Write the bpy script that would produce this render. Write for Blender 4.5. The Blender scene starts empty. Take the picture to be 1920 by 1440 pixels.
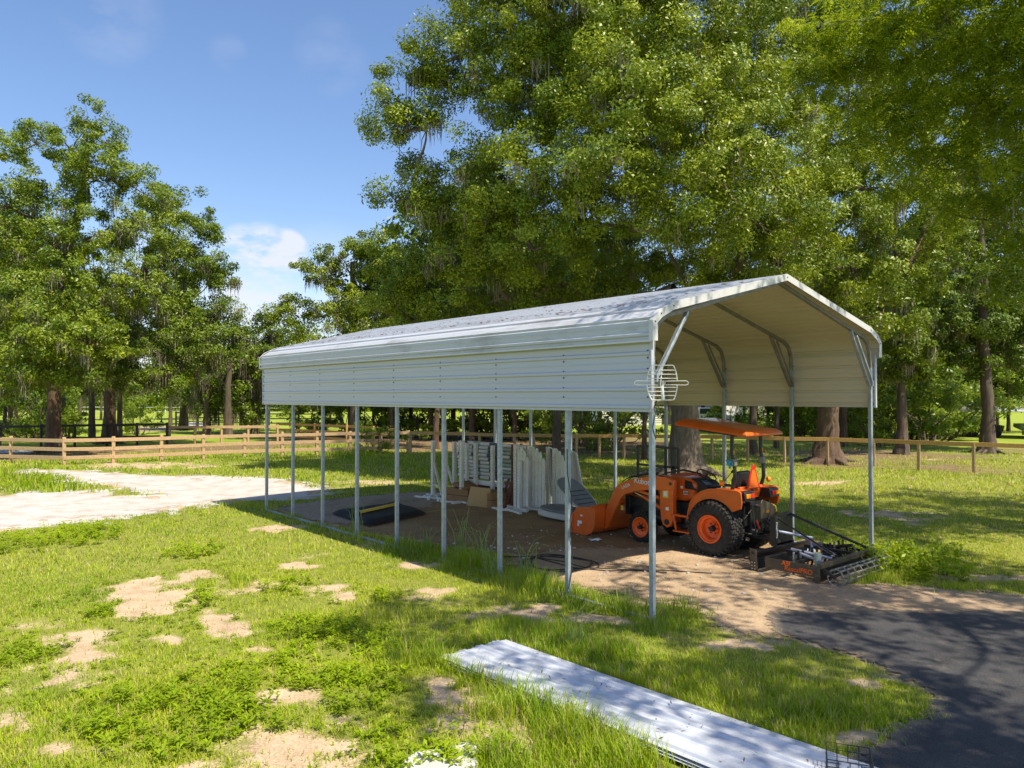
import bpy, bmesh, math, random
import numpy as np
from mathutils import Vector, Matrix, Quaternion
S = bpy.context.scene
COL = S.collection
PI = math.pi
# ------------------------------------------------------------------ camera
CAM = np.array([-7.63360386, -6.22195114, 2.85062819])
YAW, PIT, FPX = 0.704777814, 0.0160981543, 1424.29870
cam = bpy.data.cameras.new('camera'); cam.sensor_width = 36; cam.lens = 36*FPX/1920
cam.clip_start = .05; cam.clip_end = 5000
co = bpy.data.objects.new('camera', cam); COL.objects.link(co); S.camera = co
co.location = CAM; co.rotation_euler = (PI/2+PIT, 0, -YAW)
RGT = np.array([math.cos(YAW), -math.sin(YAW), 0.])
FWD = np.array([math.sin(YAW)*math.cos(PIT), math.cos(YAW)*math.cos(PIT), math.sin(PIT)])
UPV = np.cross(RGT, FWD)
def ray(x, y): return RGT*(x-960)/FPX - UPV*(y-720)/FPX + FWD
def at(x, y, z=0.):                       # pixel of the photograph -> point at height z
    d = ray(x, y); return CAM + d*(z-CAM[2])/d[2]
def atd(x, y, depth): return CAM + ray(x, y)*depth
def uvd(P):
    d = P-CAM; z = d@FWD; zz = np.where(np.abs(z) < 1e-3, 1e-3, z)
    return 960+FPX*(d@RGT)/zz, 720-FPX*(d@UPV)/zz, z
# ------------------------------------------------------------------ light
SUN = Vector((.10, -.62, 1.)).normalized()
W = bpy.data.worlds.new('World'); S.world = W; W.use_nodes = True
nt = W.node_tree; N = nt.nodes; L = nt.links; N.clear()
out = N.new('ShaderNodeOutputWorld'); bg = N.new('ShaderNodeBackground'); bg.inputs[1].default_value = .13
sky = N.new('ShaderNodeTexSky'); sky.sky_type = 'NISHITA'; sky.sun_disc = False
sky.sun_elevation = math.asin(SUN.z); sky.sun_rotation = math.atan2(SUN.x, SUN.y)
sky.air_density = 1.0; sky.dust_density = .7; sky.ozone_density = 3.
tc = N.new('ShaderNodeTexCoord')
mp = N.new('ShaderNodeMapping'); mp.inputs['Scale'].default_value = (5, 5, 11); L.new(tc.outputs['Generated'], mp.inputs['Vector'])
nz = N.new('ShaderNodeTexNoise'); nz.inputs['Scale'].default_value = 1.6; nz.inputs['Detail'].default_value = 7; nz.inputs['Roughness'].default_value = .55
L.new(mp.outputs[0], nz.inputs['Vector'])
def vdot(direction, lo, hi):              # soft patch of cloud round one direction of the sky
    v = N.new('ShaderNodeVectorMath'); v.operation = 'DOT_PRODUCT'; d = Vector(direction).normalized()
    nn = N.new('ShaderNodeVectorMath'); nn.operation = 'NORMALIZE'; L.new(tc.outputs['Generated'], nn.inputs[0])
    L.new(nn.outputs[0], v.inputs[0]); v.inputs[1].default_value = d
    m = N.new('ShaderNodeMapRange'); m.interpolation_type = 'SMOOTHSTEP'; L.new(v.outputs['Value'], m.inputs[0])
    m.inputs[1].default_value = math.cos(hi); m.inputs[2].default_value = math.cos(lo); return m.outputs[0]
def mth(op, a, b=None, c=None):
    n = N.new('ShaderNodeMath'); n.operation = op
    for i, s in enumerate((a, b, c)):
        if s is None: continue
        if hasattr(s, 'default_value'): L.new(s, n.inputs[i])
        else: n.inputs[i].default_value = s
    return n.outputs[0]
tot = None
for (x, y, r, st) in [(456, 466, .034, 2.6), (492, 472, .04, 2.8), (535, 474, .034, 2.6), (512, 482, .036, 2.2), (425, 480, .03, 1.2), (490, 560, .08, 1.), (470, 575, .09, .6), (205, 20, .06, .2), (428, 98, .025, .12), (620, 108, .05, .12), (330, 560, .12, .45), (600, 620, .15, .45)]:
    c = mth('MULTIPLY', vdot(ray(x, y), 0, r), st)
    tot = c if tot is None else mth('MAXIMUM', tot, c)
nr = N.new('ShaderNodeMapRange'); nr.inputs[1].default_value = .38; nr.inputs[2].default_value = .60; L.new(nz.outputs[0], nr.inputs[0])
cl = mth('MULTIPLY', tot, mth('ADD', mth('MULTIPLY', nr.outputs[0], 1.), .02))
cl = mth('MINIMUM', cl, .85)
mx = N.new('ShaderNodeMix'); mx.data_type = 'RGBA'; L.new(cl, mx.inputs[0]); hsv = N.new('ShaderNodeHueSaturation'); hsv.inputs['Saturation'].default_value = 1.1; hsv.inputs['Value'].default_value = .98; L.new(sky.outputs[0], hsv.inputs['Color']); tn = N.new('ShaderNodeMix'); tn.data_type = 'RGBA'; tn.blend_type = 'MULTIPLY'; tn.inputs[0].default_value = 1; L.new(hsv.outputs[0], tn.inputs[6]); tn.inputs[7].default_value = (1.13, 1.03, 1.03, 1); L.new(tn.outputs[2], mx.inputs[6]); mx.inputs[7].default_value = (4.5, 4.6, 4.95, 1)
L.new(mx.outputs[2], bg.inputs[0]); L.new(bg.outputs[0], out.inputs[0])
sun = bpy.data.lights.new('sun', 'SUN'); sun.energy = 5.; sun.angle = math.radians(.53); sun.color = (1, .91, .74)
so = bpy.data.objects.new('sun', sun); COL.objects.link(so); so.rotation_euler = SUN.to_track_quat('Z', 'Y').to_euler()
S.view_settings.view_transform = 'Standard'; S.view_settings.look = 'None'; S.view_settings.exposure = .62; S.view_settings.gamma = 1
S.cycles.max_bounces = 7; S.cycles.diffuse_bounces = 3; S.cycles.transmission_bounces = 4; S.cycles.transparent_max_bounces = 8
# ------------------------------------------------------------------ numpy noise
_rng = np.random.default_rng(7); _T = _rng.random((256, 256))
def vn(x, y):
    xi = np.floor(x).astype(int); yi = np.floor(y).astype(int); fx = x-xi; fy = y-yi
    fx = fx*fx*(3-2*fx); fy = fy*fy*(3-2*fy); a = _T[xi & 255, yi & 255]; b = _T[(xi+1) & 255, yi & 255]; c = _T[xi & 255, (yi+1) & 255]; d = _T[(xi+1) & 255, (yi+1) & 255]
    return (a*(1-fx)+b*fx)*(1-fy)+(c*(1-fx)+d*fx)*fy
def fbm(x, y, s=1., o=4):
    t = 0; a = .5
    for i in range(o): t = t+a*vn(x*s+i*17.3, y*s+i*9.1); s *= 2.03; a *= .5
    return t/(1-.5**o)
# ------------------------------------------------------------------ helpers
def tag(o, label=None, cat=None, group=None, kind=None):
    if label: o['label'] = label
    if cat: o['category'] = cat
    if group: o['group'] = group
    if kind: o['kind'] = kind
    return o
def thing(name, loc, label, cat, group=None):
    o = bpy.data.objects.new(name, None); COL.objects.link(o); o.location = loc; o.empty_display_size = .2
    return tag(o, label, cat, group)
def link(name, me, mat, parent=None):
    o = bpy.data.objects.new(name, me); COL.objects.link(o)
    mats = mat if isinstance(mat, (list, tuple)) else [mat]
    for m in mats: me.materials.append(m)
    if parent: o.parent = parent
    return o
def worg(p):                              # world origin of a parent (no parent is rotated while things are built)
    v = Vector((0, 0, 0))
    while p is not None: v += Vector(p.location); p = p.parent
    return v
def quadmesh(name, V, nv, mat, parent=None, tint=None, smooth=False, kind=None):
    """V: (n*nv,3) array, faces of nv consecutive vertices."""
    V = np.asarray(V, dtype=np.float32).reshape(-1, 3); o0 = worg(parent); V = V-np.array(o0, dtype=np.float32)
    n = len(V)//nv; me = bpy.data.meshes.new(name)
    me.vertices.add(len(V)); me.vertices.foreach_set('co', V.ravel())
    me.loops.add(n*nv); me.loops.foreach_set('vertex_index', np.arange(n*nv, dtype=np.int32))
    me.polygons.add(n); me.polygons.foreach_set('loop_start', np.arange(0, n*nv, nv, dtype=np.int32)); me.polygons.foreach_set('loop_total', np.full(n, nv, dtype=np.int32))
    if tint is not None:
        a = me.attributes.new('tint', 'FLOAT', 'FACE'); a.data.foreach_set('value', np.asarray(tint, dtype=np.float32))
    me.update(calc_edges=True); o = link(name, me, mat, parent)
    if kind: o['kind'] = kind
    return o
class MB:
    def __init__(s): s.v = []; s.f = []; s.m = []; s.mi = 0
    def add(s, vs, fs):
        b = len(s.v); s.v += [tuple(v) for v in vs]; s.f += [tuple(b+i for i in f) for f in fs]; s.m += [s.mi]*len(fs); return s
    def mat(s, i): s.mi = i; return s
    def box(s, c, d, rot=None):
        x, y, z = [a/2 for a in d]; P = [Vector(p) for p in ((-x, -y, -z), (x, -y, -z), (x, y, -z), (-x, y, -z), (-x, -y, z), (x, -y, z), (x, y, z), (-x, y, z))]
        if rot is not None: P = [rot @ p for p in P]
        return s.add([p+Vector(c) for p in P], [(3, 2, 1, 0), (4, 5, 6, 7), (0, 1, 5, 4), (1, 2, 6, 5), (2, 3, 7, 6), (3, 0, 4, 7)])
    def bb(s, a, b): return s.box([(p+q)/2 for p, q in zip(a, b)], [abs(q-p) for p, q in zip(a, b)])
    def bar(s, a, b, w, h, up=(0, 0, 1)):
        a, b = Vector(a), Vector(b); d = b-a; l = d.length; d.normalize(); u = Vector(up)
        if abs(d.dot(u)) > .98: u = Vector((0, 1, 0))
        r = d.cross(u).normalized(); u = r.cross(d); M = Matrix((r, d, u)).transposed()
        return s.box((a+b)/2, (w, l, h), M)
    def tube(s, pts, r, n=8, cap=True, sq=1):
        pts = [Vector(p) for p in pts]; k = len(pts); rr = r if isinstance(r, (list, tuple)) else [r]*k
        t = [(pts[min(i+1, k-1)]-pts[max(i-1, 0)]).normalized() for i in range(k)]
        ref = Vector((0, 0, 1)) if abs(t[0].z) < .9 else Vector((1, 0, 0)); u = t[0].cross(ref).normalized(); V = []; F = []
        for i in range(k):
            u = (u-t[i]*u.dot(t[i])).normalized(); w = t[i].cross(u)
            for j in range(n):
                a = 2*PI*(j+.5)/n; V.append(pts[i]+(u*math.cos(a)+w*math.sin(a))*rr[i])
        for i in range(k-1):
            for j in range(n): F.append((i*n+j, i*n+(j+1) % n, (i+1)*n+(j+1) % n, (i+1)*n+j))
        if cap: F.append(tuple(reversed(range(n)))); F.append(tuple((k-1)*n+j for j in range(n)))
        return s.add(V, F)
    def prism(s, pts, axis, a, b):          # outline in the two other axes, extruded along axis from a to b
        def mk(p, c): q = list(p); q.insert(axis, c); return tuple(q)
        n = len(pts); V = [mk(p, a) for p in pts]+[mk(p, b) for p in pts]
        return s.add(V, [tuple(range(n)), tuple(range(2*n-1, n-1, -1))]+[(i, n+i, n+(i+1) % n, (i+1) % n) for i in range(n)])
    def lathe(s, prof, c, axis, n=32):      # prof: (along axis, radius)
        V = []; F = []; k = len(prof)
        for (h, r) in prof:
            for j in range(n):
                a = 2*PI*j/n; p = [r*math.cos(a), r*math.sin(a)]; p.insert(axis, h); V.append([p[i]+c[i] for i in range(3)])
        for i in range(k-1):
            for j in range(n): F.append((i*n+j, i*n+(j+1) % n, (i+1)*n+(j+1) % n, (i+1)*n+j))
        return s.add(V, F)
    def build(s, name, mat, parent=None, bevel=0, smooth=38, label=None, solid=0, weld=False):
        o0 = worg(parent); me = bpy.data.meshes.new(name); me.from_pydata([tuple(Vector(v)-o0) for v in s.v], [], s.f); me.update()
        bm = bmesh.new(); bm.from_mesh(me)
        if weld: bmesh.ops.remove_doubles(bm, verts=bm.verts, dist=1e-4)
        bmesh.ops.recalc_face_normals(bm, faces=bm.faces); bm.to_mesh(me); bm.free()
        me.polygons.foreach_set('material_index', s.m) if len(s.m) == len(me.polygons) else None
        if smooth: me.shade_smooth(); me.set_sharp_from_angle(angle=math.radians(smooth))
        o = link(name, me, mat, parent)
        if solid: m = o.modifiers.new('s', 'SOLIDIFY'); m.thickness = solid; m.offset = 0
        if bevel: m = o.modifiers.new('b', 'BEVEL'); m.width = bevel; m.segments = 2; m.limit_method = 'ANGLE'; m.angle_limit = math.radians(40)
        if label: o['label'] = label
        return o
def copy_tree(o, parent=None):
    c = o.copy(); COL.objects.link(c)
    if parent: c.parent = parent
    for ch in list(o.children): copy_tree(ch, c)
    return c
def words(txt, size, loc, xdir, updir, mat, parent, name='lettering', ext=.001, shear=0):
    cu = bpy.data.curves.new('t', 'FONT'); cu.body = txt; cu.size = size; cu.extrude = ext; cu.align_x = 'CENTER'; cu.align_y = 'CENTER'; cu.shear = shear; cu.offset = size*.012
    t = bpy.data.objects.new('t', cu); COL.objects.link(t); dg = bpy.context.evaluated_depsgraph_get(); dg.update()
    me = bpy.data.meshes.new_from_object(t.evaluated_get(dg)); bpy.data.objects.remove(t); bpy.data.curves.remove(cu)
    x = Vector(xdir).normalized(); u = Vector(updir); u = (u-x*u.dot(x)).normalized(); z = x.cross(u); M = Matrix((x, u, z)).transposed().to_4x4(); M.translation = Vector(loc)-worg(parent)
    me.transform(M); me.materials.clear(); return link(name, me, mat, parent)
# ------------------------------------------------------------------ materials
class G:
    def __init__(s, name):
        s.m = bpy.data.materials.new(name); s.m.use_nodes = True; s.n = s.m.node_tree.nodes; s.l = s.m.node_tree.links
        s.b = s.n['Principled BSDF']; s.o = s.n['Material Output']; s.tc = None
    def set(s, k, v): s.b.inputs[k].default_value = v; return s
    def coord(s, scale=(1, 1, 1), kind='Object'):
        if not s.tc: s.tc = s.n.new('ShaderNodeTexCoord')
        m = s.n.new('ShaderNodeMapping'); m.inputs['Scale'].default_value = scale; s.l.new(s.tc.outputs[kind], m.inputs[0]); return m.outputs[0]
    def noise(s, sc, det=4, rough=.55, vec=None, scale=(1, 1, 1), kind='Object'):
        n = s.n.new('ShaderNodeTexNoise'); n.inputs['Scale'].default_value = sc; n.inputs['Detail'].default_value = det; n.inputs['Roughness'].default_value = rough
        s.l.new(vec or s.coord(scale, kind), n.inputs['Vector']); return n.outputs['Fac']
    def ramp(s, fac, stops):
        r = s.n.new('ShaderNodeValToRGB'); e = r.color_ramp.elements
        while len(e) < len(stops): e.new(.5)
        for q, (p, c) in zip(e, stops): q.position = p; q.color = (*c, 1) if len(c) == 3 else c
        s.l.new(fac, r.inputs[0]); return r.outputs[0]
    def rng(s, fac, a, b, c=0, d=1):
        m = s.n.new('ShaderNodeMapRange'); s.l.new(fac, m.inputs[0])
        for i, v in enumerate((a, b, c, d)): m.inputs[i+1].default_value = v
        return m.outputs[0]
    def mix(s, f, a, b, mode='MIX'):
        m = s.n.new('ShaderNodeMix'); m.data_type = 'RGBA'; m.blend_type = mode
        for i, v in ((0, f), (6, a), (7, b)):
            if hasattr(v, 'is_linked') or hasattr(v, 'links'): s.l.new(v, m.inputs[i])
            elif i == 0: m.inputs[0].default_value = v
            else: m.inputs[i].default_value = (*v, 1)
        return m.outputs[2]
    def math(s, op, a, b):
        m = s.n.new('ShaderNodeMath'); m.operation = op
        for i, v in enumerate((a, b)):
            if hasattr(v, 'links'): s.l.new(v, m.inputs[i])
            else: m.inputs[i].default_value = v
        return m.outputs[0]
    def attr(s, name): a = s.n.new('ShaderNodeAttribute'); a.attribute_name = name; return a.outputs['Fac']
    def col(s, c): s.l.new(c, s.b.inputs['Base Color']); return s
    def bump(s, h, st=.3, d=.01):
        b = s.n.new('ShaderNodeBump'); b.inputs['Strength'].default_value = st; b.inputs['Distance'].default_value = d; s.l.new(h, b.inputs['Height']); s.l.new(b.outputs[0], s.b.inputs['Normal']); return s
def paint(name, c, rough=.45, metal=0, var=.12, bump=0, dirt=None, sc=6, coat=0):
    g = G(name); n = g.noise(sc, 5, .6); lo = tuple(x*(1-var) for x in c); hi = tuple(min(1, x*(1+var)) for x in c)
    k = g.ramp(n, [(.3, lo), (.7, hi)])
    if dirt: k = g.mix(g.math('MULTIPLY', g.rng(g.noise(sc*2.3, 8, .7), .50, .72), dirt[1]), k, dirt[0])
    g.col(k).set('Roughness', rough).set('Metallic', metal)
    if coat: g.set('Coat Weight', coat)
    if bump: g.bump(g.noise(sc*12, 3), bump)
    return g.m
M = {}
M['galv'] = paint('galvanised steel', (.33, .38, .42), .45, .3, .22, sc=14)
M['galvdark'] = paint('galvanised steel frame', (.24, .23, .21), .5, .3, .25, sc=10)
M['orange'] = paint('orange tractor paint', (.72, .125, .012), .33, 0, .1, dirt=((.34, .17, .07), .42), sc=4, coat=.3)
M['orangerim'] = paint('orange rim paint', (.86, .13, .015), .4, 0, .08, dirt=((.4, .2, .1), .25), sc=9)
M['black'] = paint('black metal paint', (.018, .018, .02), .38, .1, .3, dirt=((.09, .07, .05), .4), sc=7)
M['blackplate'] = paint('dusty black powder coat', (.085, .066, .043), .42, .15, .25, dirt=((.19, .14, .09), .6), sc=5)
M['plastic'] = paint('black plastic', (.015, .015, .016), .5, 0, .2)
M['rubber'] = paint('tyre rubber', (.022, .021, .02), .8, 0, .25, bump=.2, dirt=((.13, .1, .07), .5), sc=9)
M['seat'] = paint('black vinyl', (.02, .02, .022), .45)
M['chrome'] = paint('zinc rod', (.6, .6, .64), .25, .9, .1)
M['rodblue'] = paint('pale blue steel rod', (.42, .44, .58), .3, .4, .1)
M['decal'] = paint('white decal', (.8, .8, .78), .5, 0, .04)
M['yellow'] = paint('yellow', (.8, .55, .06), .5, 0, .08)
M['smv'] = paint('fluorescent orange triangle', (1., .16, .01), .5, 0, .03)
M['red'] = paint('red reflector', (.6, .015, .01), .3)
M['amber'] = paint('amber lens', (.9, .3, .01), .25)
M['lens'] = paint('red lens', (.75, .03, .01), .2)
M['glass'] = paint('dark display', (.12, .2, .28), .15)
M['white'] = paint('white paint', (.78, .77, .73), .5, 0, .06, dirt=((.45, .43, .36), .45), sc=3)
M['offwhite'] = paint('weathered white wood', (.78, .77, .71), .6, 0, .08, dirt=((.42, .40, .33), .35), sc=5)
M['navy'] = paint('navy paint', (.06, .075, .13), .5)
M['sage'] = paint('grey green paint', (.36, .42, .34), .5)
M['brown'] = paint('brown stained wood', (.16, .06, .03), .6, 0, .25, sc=12)
M['boxbrown'] = paint('brown cardboard', (.30, .16, .06), .75, 0, .12)
M['tan'] = paint('tan board', (.50, .31, .12), .7, 0, .05)
M['greyfabric'] = paint('grey padded vinyl', (.2, .22, .23), .6, 0, .08)
M['greybase'] = paint('pale resin', (.56, .55, .5), .6, 0, .06)
M['blackmat'] = paint('black tarpaulin', (.008, .008, .009), .75, 0, .3, bump=.3, sc=8)
M['cable'] = paint('black cable', (.03, .028, .025), .6)
M['antenna'] = paint('antenna aluminium', (.80, .78, .70), .35, .35, .05)
M['cloth'] = paint('white rag', (.8, .8, .8), .8)
M['dark'] = paint('dark animal coat', (.03, .025, .02), .8)
M['skin'] = paint('blue cloth', (.05, .35, .5), .7)
M['redwood'] = paint('red brown barn wood', (.14, .035, .02), .7, 0, .3, sc=5)
M['shingle'] = paint('grey shingles', (.22, .22, .22), .8, 0, .2, sc=9)
M['tin'] = paint('weathered tin', (.62, .62, .6), .4, .3, .2, sc=3)
M['shutter'] = paint('dark shutter', (.05, .035, .04), .5)
M['window'] = paint('window glass', (.05, .06, .07), .12)
M['carpaint'] = paint('white car paint', (.8, .8, .82), .2, 0, .02, coat=.6)
M['concrete'] = paint('concrete', (.5, .48, .44), .85, 0, .15, bump=.4, sc=9)
M['twig'] = paint('dry leaf', (.12, .08, .05), .8, 0, .4, sc=20)
def metalpanel(name, c, leafy=0, streak=0):
    g = G(name); n = g.noise(1.2, 6, .6, scale=(1, .25, 1)); k = g.ramp(n, [(.3, tuple(x*.93 for x in c)), (.75, c)])
    if streak:                            # grime and fallen litter lying on the sheet
        f = g.rng(g.noise(2.2, 9, .68, scale=(1.2, .35, 1)), .53, .68); f = g.math('MULTIPLY', f, streak); k = g.mix(f, k, (.2, .19, .17))
    if leafy:
        f = g.rng(g.noise(7, 10, .72, scale=(1.6, .5, 1)), .66, .72); k = g.mix(g.math('MULTIPLY', f, leafy), k, (.09, .07, .06))
    g.col(k).set('Roughness', .38).set('Metallic', .0).set('Specular IOR Level', .55); return g.m
M['panel'] = metalpanel('white painted steel panel', (.50, .515, .575))
M['liner'] = metalpanel('beige backed steel panel', (.66, .60, .47))
M['roof'] = metalpanel('white roof steel', (.50, .515, .55), .95, .55)
M['trim'] = metalpanel('white steel trim', (.60, .60, .60), 0, .3)
M['sheet'] = metalpanel('white loose roofing sheet', (.50, .53, .59), .45, .15)
def barkmat(name, c, c2):
    g = G(name); v = g.math('ADD', g.math('MULTIPLY', g.noise(9, 8, .7, scale=(1, 1, .16)), .6), g.math('MULTIPLY', g.noise(2.6, 5, .7, scale=(1, 1, .35)), .4)); k = g.ramp(v, [(.3, tuple(x*.35 for x in c)), (.5, c), (.72, c2)])
    k = g.mix(g.math('MULTIPLY', g.rng(g.noise(1.1, 4), .5, .7), .5), k, (.11, .12, .06)); g.col(k).set('Roughness', .9).bump(v, .9, .06); return g.m
M['bark'] = barkmat('oak bark', (.14, .105, .075), (.33, .27, .20))
M['barkd'] = barkmat('dark bark', (.10, .07, .05), (.2, .15, .11))
M['barkr'] = barkmat('reddish pine bark', (.11, .065, .04), (.26, .17, .115))
def leafmat(name, dark, mid, lite, trans=.38, rough=.42, spec=.32):
    g = G(name); t = g.attr('tint'); k = g.ramp(t, [(0, dark), (.5, mid), (1, lite)]); g.col(k).set('Roughness', rough).set('Specular IOR Level', spec)
    tr = g.n.new('ShaderNodeBsdfTranslucent'); hs = g.n.new('ShaderNodeHueSaturation'); hs.inputs['Value'].default_value = 1.35; hs.inputs['Hue'].default_value = .485; g.l.new(k, hs.inputs['Color']); g.l.new(hs.outputs[0], tr.inputs[0])
    m = g.n.new('ShaderNodeMixShader'); m.inputs[0].default_value = trans; g.l.new(g.b.outputs[0], m.inputs[1]); g.l.new(tr.outputs[0], m.inputs[2]); g.l.new(m.outputs[0], g.o.inputs[0]); return g.m
M['oakleaf'] = leafmat('oak leaves', (.060, .112, .006), (.175, .24, .010), (.36, .41, .024), .20)
M['farleaf'] = leafmat('far oak leaves', (.060, .115, .008), (.16, .225, .012), (.31, .36, .026), .22)
M['pecanleaf'] = leafmat('pecan leaves', (.11, .17, .006), (.215, .30, .012), (.36, .43, .02), .45)
M['bushleaf'] = leafmat('bush leaves', (.08, .14, .015), (.17, .25, .02), (.3, .38, .04), .4)
M['moss'] = leafmat('hanging moss', (.16, .14, .10), (.27, .235, .17), (.38, .34, .26), .3, .9, .1)
M['grass'] = leafmat('lawn grass', (.13, .24, .006), (.27, .385, .012), (.43, .48, .035), .36, .5, .25)
M['sagegrass'] = paint('grass stalk', (.22, .30, .06), .6, 0, .3)
M['weed'] = leafmat('broad weeds', (.17, .26, .006), (.29, .41, .010), (.42, .52, .02), .42, .45, .35)
# ground
_r = [n for n in M['grass'].node_tree.nodes if n.type == 'VALTORGB'][0].color_ramp; _r.elements[2].position = .92; _e = _r.elements.new(.97); _e.color = (.52, .42, .20, 1)
def groundmat():
    g = G('lawn soil'); bare = g.attr('bare'); lit = g.attr('litter'); n1 = g.noise(.35, 5); n2 = g.noise(3, 8, .65); n3 = g.noise(40, 4)
    gr = g.ramp(n2, [(.25, (.10, .125, .02)), (.5, (.17, .20, .03)), (.75, (.27, .27, .05))])
    gr = g.mix(g.rng(n1, .35, .65, 0, .5), gr, (.26, .25, .055))
    far = g.ramp(n1, [(.3, (.20, .27, .03)), (.7, (.30, .35, .045))]); gr = g.mix(g.attr('far'), gr, far)
    so = g.ramp(g.math('ADD', g.math('MULTIPLY', n3, .5), g.math('MULTIPLY', n2, .5)), [(.32, (.27, .18, .10)), (.5, (.46, .34, .22)), (.66, (.60, .47, .33))])
    li = g.ramp(n2, [(.3, (.12, .08, .045)), (.7, (.27, .19, .10))])  # brown of leaf litter, also painted as shade beyond the right fence
    k = g.mix(lit, gr, li); th = g.math('ADD', g.math('ADD', bare, g.rng(n2, .3, .7, -.2, .2)), g.rng(n3, .3, .7, -.15, .15)); k = g.mix(g.rng(th, .3, .68), k, so)
    g.col(k).set('Roughness', .95).set('Specular IOR Level', .15).bump(n3, .5, .02); return g.m
M['ground'] = groundmat()
def sheetmat(name, a, b, c, s1, s2, bs=.5, rough=.95, extra=None, spec=.2):
    g = G(name); n1 = g.noise(s1, 7, .62); n2 = g.noise(s2, 5, .6); k = g.ramp(n1, [(.3, a), (.7, b)]); k = g.mix(g.rng(n2, .45, .75, 0, .6), k, c)
    if extra: k = g.mix(g.math('MULTIPLY', g.rng(g.noise(*extra[0]), *extra[1]), extra[3]), k, extra[2])
    g.col(k).set('Roughness', rough).set('Specular IOR Level', spec).bump(n2, bs, .02)
    return g
# edges of the sheets thin out into the ground (a real feathered edge of scattered sand)
def feather(g, sc=5):
    e = g.attr('edge'); th = g.math('ADD', e, g.rng(g.noise(sc, 8, .7), .3, .7, -.42, .42)); a = g.rng(th, .35, .5); g.l.new(a, g.b.inputs['Alpha']); return g.m
M['sand'] = feather(sheetmat('white sand', (.38, .345, .30), (.62, .59, .55), (.27, .225, .17), 1.7, 22, 1.), 2.2)
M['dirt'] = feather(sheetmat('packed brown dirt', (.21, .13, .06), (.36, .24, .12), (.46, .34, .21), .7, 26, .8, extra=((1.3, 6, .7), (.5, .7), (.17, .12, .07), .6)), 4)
M['gravel'] = feather(sheetmat('grey gravel', (.26, .195, .135), (.42, .34, .25), (.56, .47, .36), 14, 45, 1., extra=((1.1, 4), (.5, .7), (.2, .15, .09), .6)), 4)
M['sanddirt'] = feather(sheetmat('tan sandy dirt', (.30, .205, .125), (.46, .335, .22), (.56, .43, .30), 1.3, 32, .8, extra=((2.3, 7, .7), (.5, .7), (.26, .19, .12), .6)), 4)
g = sheetmat('asphalt', (.042, .042, .047), (.082, .081, .086), (.19, .185, .18), 1.6, 120, 1., .8, extra=((3.5, 9, .8), (.54, .74), (.2, .175, .14), .3))
_c = g.b.inputs['Base Color'].links[0].from_socket; _d = g.math('MULTIPLY', g.rng(g.math('ADD', g.attr('edge'), g.rng(g.noise(2.5, 8, .75), .3, .7, -.3, .3)), .9, .5), .6); g.col(g.mix(_d, _c, (.36, .28, .2))); M['asphalt'] = feather(g, 9)
def woodmat(name, a, b):
    g = G(name); n = g.noise(14, 6, .6, scale=(1, 1, 1)); g.col(g.ramp(n, [(.3, a), (.7, b)])).set('Roughness', .75).bump(n, .3); return g.m
M['pine'] = woodmat('fresh pine boards', (.37, .235, .115), (.53, .365, .2))
M['pineamber'] = woodmat('amber fence boards', (.38, .21, .06), (.54, .33, .11))  # more amber in tone than the fresh pine boards
M['blackfence'] = woodmat('black fence boards', (.02, .018, .015), (.05, .04, .03))
# ================================================================== MASKS (where the lawn is bare, long, leafy)
def poly_px(pts): return np.array([at(*p)[:2] for p in pts])
def inpoly(x, y, P):
    c = np.zeros(x.shape, bool); n = len(P); j = n-1
    for i in range(n):
        xi, yi = P[i]; xj, yj = P[j]
        c ^= ((yi > y) != (yj > y)) & (x < (xj-xi)*(y-yi)/((yj-yi) or 1e-9)+xi); j = i
    return c
def segdist(x, y, P):
    d = np.full(x.shape, 1e9)
    for i in range(len(P)):
        a = P[i]; b = P[(i+1) % len(P)]; ab = b-a; t = np.clip(((x-a[0])*ab[0]+(y-a[1])*ab[1])/(ab@ab+1e-9), 0, 1)
        d = np.minimum(d, np.hypot(x-a[0]-ab[0]*t, y-a[1]-ab[1]*t))
    return d
def sdf(x, y, P): return np.where(inpoly(x, y, P), 1, -1)*segdist(x, y, P)
ASPH = np.array(list(poly_px([(1440, 1150), (1452, 1185), (1530, 1212), (1610, 1232), (1690, 1270), (1762, 1312), (1755, 1345), (1700, 1368), (1660, 1395), (1600, 1425), (1570, 1460)]))+[np.array(p) for p in [(-2.3, -5.5), (-3.2, -11), (2, -14), (14, -12), (14, -6), (6.3, -4.4)]]+list(poly_px([(1920, 1152), (1760, 1148), (1600, 1146)])))
SAND = poly_px([(-260, 905), (-60, 893), (0, 930), (60, 925), (150, 922), (230, 931), (300, 930), (290, 922), (240, 915), (150, 900), (40, 886), (60, 880), (160, 884), (290, 892), (370, 893), (440, 897), (500, 898), (560, 905), (600, 922), (590, 932), (500, 936), (440, 940), (370, 947), (300, 958), (200, 971), (100, 983), (0, 997), (-200, 1030), (-420, 1060)])
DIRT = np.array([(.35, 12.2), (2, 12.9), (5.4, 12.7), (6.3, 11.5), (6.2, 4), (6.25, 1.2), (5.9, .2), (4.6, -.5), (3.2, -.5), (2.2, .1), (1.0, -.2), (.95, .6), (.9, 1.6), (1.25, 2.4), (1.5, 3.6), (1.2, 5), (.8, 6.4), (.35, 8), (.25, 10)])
GRAV = np.array([(.3, 12.25), (1.9, 12.95), (4.6, 12.8), (5.5, 12.2), (4.6, 11.0), (3.2, 9.9), (1.6, 9.4), (.5, 9.0), (.2, 10.2)])
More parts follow.
